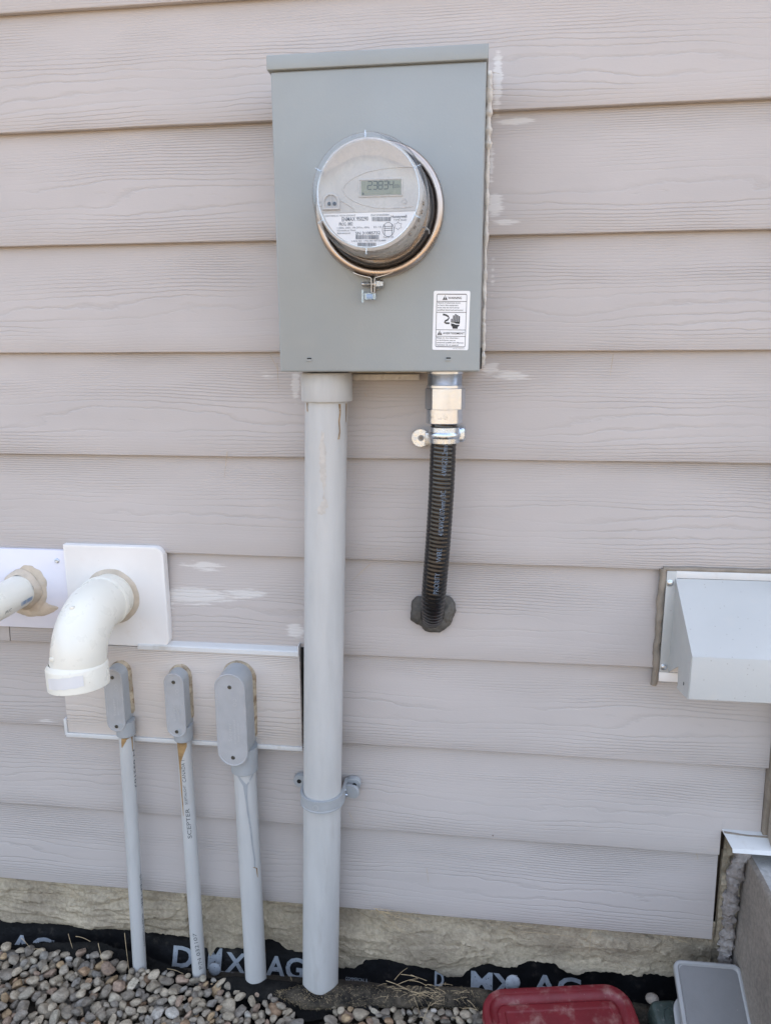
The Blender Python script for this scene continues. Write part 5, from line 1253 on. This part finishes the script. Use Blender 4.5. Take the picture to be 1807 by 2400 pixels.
for k, (x, y, z, a, b_, c_, yaw) in enumerate(stones):
    col = Vector(PAL[int(rng.choice(len(PAL), p=pw))][0]) * random.uniform(.78, 1.25); i = random.randrange(NV)
    mt = Matrix.Translation((x, y, z)) @ Matrix.Rotation(random.gauss(0, .28), 4, 'X') @ Matrix.Rotation(random.gauss(0, .28), 4, 'Y') @ Matrix.Rotation(yaw, 4, 'Z') @ Matrix.Diagonal((a * 1.08, b_ * 1.08, c_ * 1.08, 1))
    if k in chosen:
        o = bpy.data.objects.new('pebble', hi[i]); COL.objects.link(o); o.parent = bed; o.matrix_local = Matrix.Translation(-Vector(bed.location)) @ mt; o.color = (*col, 1)
    else:
        me = lo[i]; q = len(gv); gv += [tuple(mt @ v.co) for v in me.vertices]; gf += [tuple(w + q for w in p.vertices) for p in me.polygons]; gc += [col] * len(me.vertices)
mb = MB(); mb.v, mb.f = gv, gf
o = mb.build('pebbles', M['pebbles'], bed, smooth=50, recalc=False); o['kind'] = 'stuff'
at_ = o.data.color_attributes.new('tint', 'FLOAT_COLOR', 'POINT'); at_.data.foreach_set('color', np.array([[c.x, c.y, c.z, 1] for c in gc], dtype=np.float32).ravel())

# ------------------------------------------------------------------ dry straw on the fabric and stones
mb = MB()
def straw(p, q, sag=.004, r=.0006):
    p, q = Vector(p), Vector(q); pts = []
    for i in range(7):
        t_ = i / 6; pts.append(p.lerp(q, t_) + Vector((0, -.3 * sag, sag)) * math.sin(math.pi * t_))
    mb.tube(pts, [r * (1 - .5 * i / 6) for i in range(7)], 5)
for (a, b_) in (((292, 2188), (306, 2300)), ((230, 2212), (242, 2260)), ((160, 2190), (170, 2224)), ((178, 2196), (212, 2208)), ((50, 2200), (70, 2222)), ((80, 2226), (104, 2230)), ((300, 2310), (330, 2298)), ((392, 2272), (430, 2284)),
               ((905, 2300), (970, 2330)), ((965, 2325), (1020, 2345)), ((940, 2285), (1000, 2300)), ((960, 2335), (1025, 2328)), ((1010, 2350), (990, 2398)), ((970, 2340), (985, 2380)), ((1020, 2318), (1045, 2330)), ((1010, 2358), (1040, 2345)), ((985, 2385), (1015, 2398)), ((1095, 2345), (1118, 2370)), ((925, 2298), (955, 2270)), ((930, 2310), (980, 2295)), ((965, 2300), (1000, 2312)), ((1085, 2365), (1120, 2370)),
               ((0, 2388), (36, 2382)), ((680, 2290), (684, 2300)), ((1060, 2386), (1075, 2396))):
    straw(at(*a, -.085 if a[0] > 850 else -.045), at(*b_, -.10 if a[0] > 850 else -.060))
for i in range(70):
    px, py = random.gauss(985, 45), random.gauss(2325, 14); L = random.uniform(10, 34); a_ = random.uniform(0, math.pi); straw(at(px, py, -.085), at(px + L * math.cos(a_), py + L * .5 * math.sin(a_), -.088), .003, .0004)
for (a, b_) in (((880, 2132), (930, 2170)), ((890, 2138), (965, 2158)), ((1200, 2168), (1182, 2198)), ((1220, 2185), (1350, 2198)), ((1385, 2180), (1380, 2235)), ((1390, 2180), (1372, 2210)), ((875, 2130), (955, 2142)), ((905, 2140), (985, 2150)), ((1570, 2196), (1600, 2212)), ((1210, 2170), (1250, 2176)), ((880, 2130), (940, 2185)), ((925, 2150), (990, 2170)), ((1590, 2205), (1620, 2215))):
    straw(at(*a, -.014), at(*b_, -.012), .002, .0005)
for i in range(34):
    px, py = random.gauss(925, 40), 2135 + random.random() ** 2 * 40; straw(at(px, py, -.013), at(px + random.uniform(-30, 40), py + random.uniform(2, 26), -.012), .002, .00035)
o = mb.build('dry_grass', M['straw']); o['kind'] = 'stuff'; o['label'] = 'dry straw blades caught on the foundation and fabric'
# bits of dry stem and crumbs stuck to the siding
mb = MB()
for (a, b_) in (((634, 833), (652, 868)), ((650, 850), (653, 910)), ((533, 1058), (526, 1120)), ((868, 1322), (825, 1362)), ((860, 930), (852, 920)), ((1437, 830), (1430, 880)), ((818, 1905), (830, 1930)), ((1000, 2035), (1004, 2070)), ((1632, 2002), (1636, 2016)), ((1142, 688), (1132, 720)), ((1146, 170), (1172, 172))):
    straw(at(*a, -.002), at(*b_, -.003), .001, .0004)
o = mb.build('stuck_stems', M['straw']); o['kind'] = 'stuff'; o['label'] = 'thin dry stems stuck to the siding'
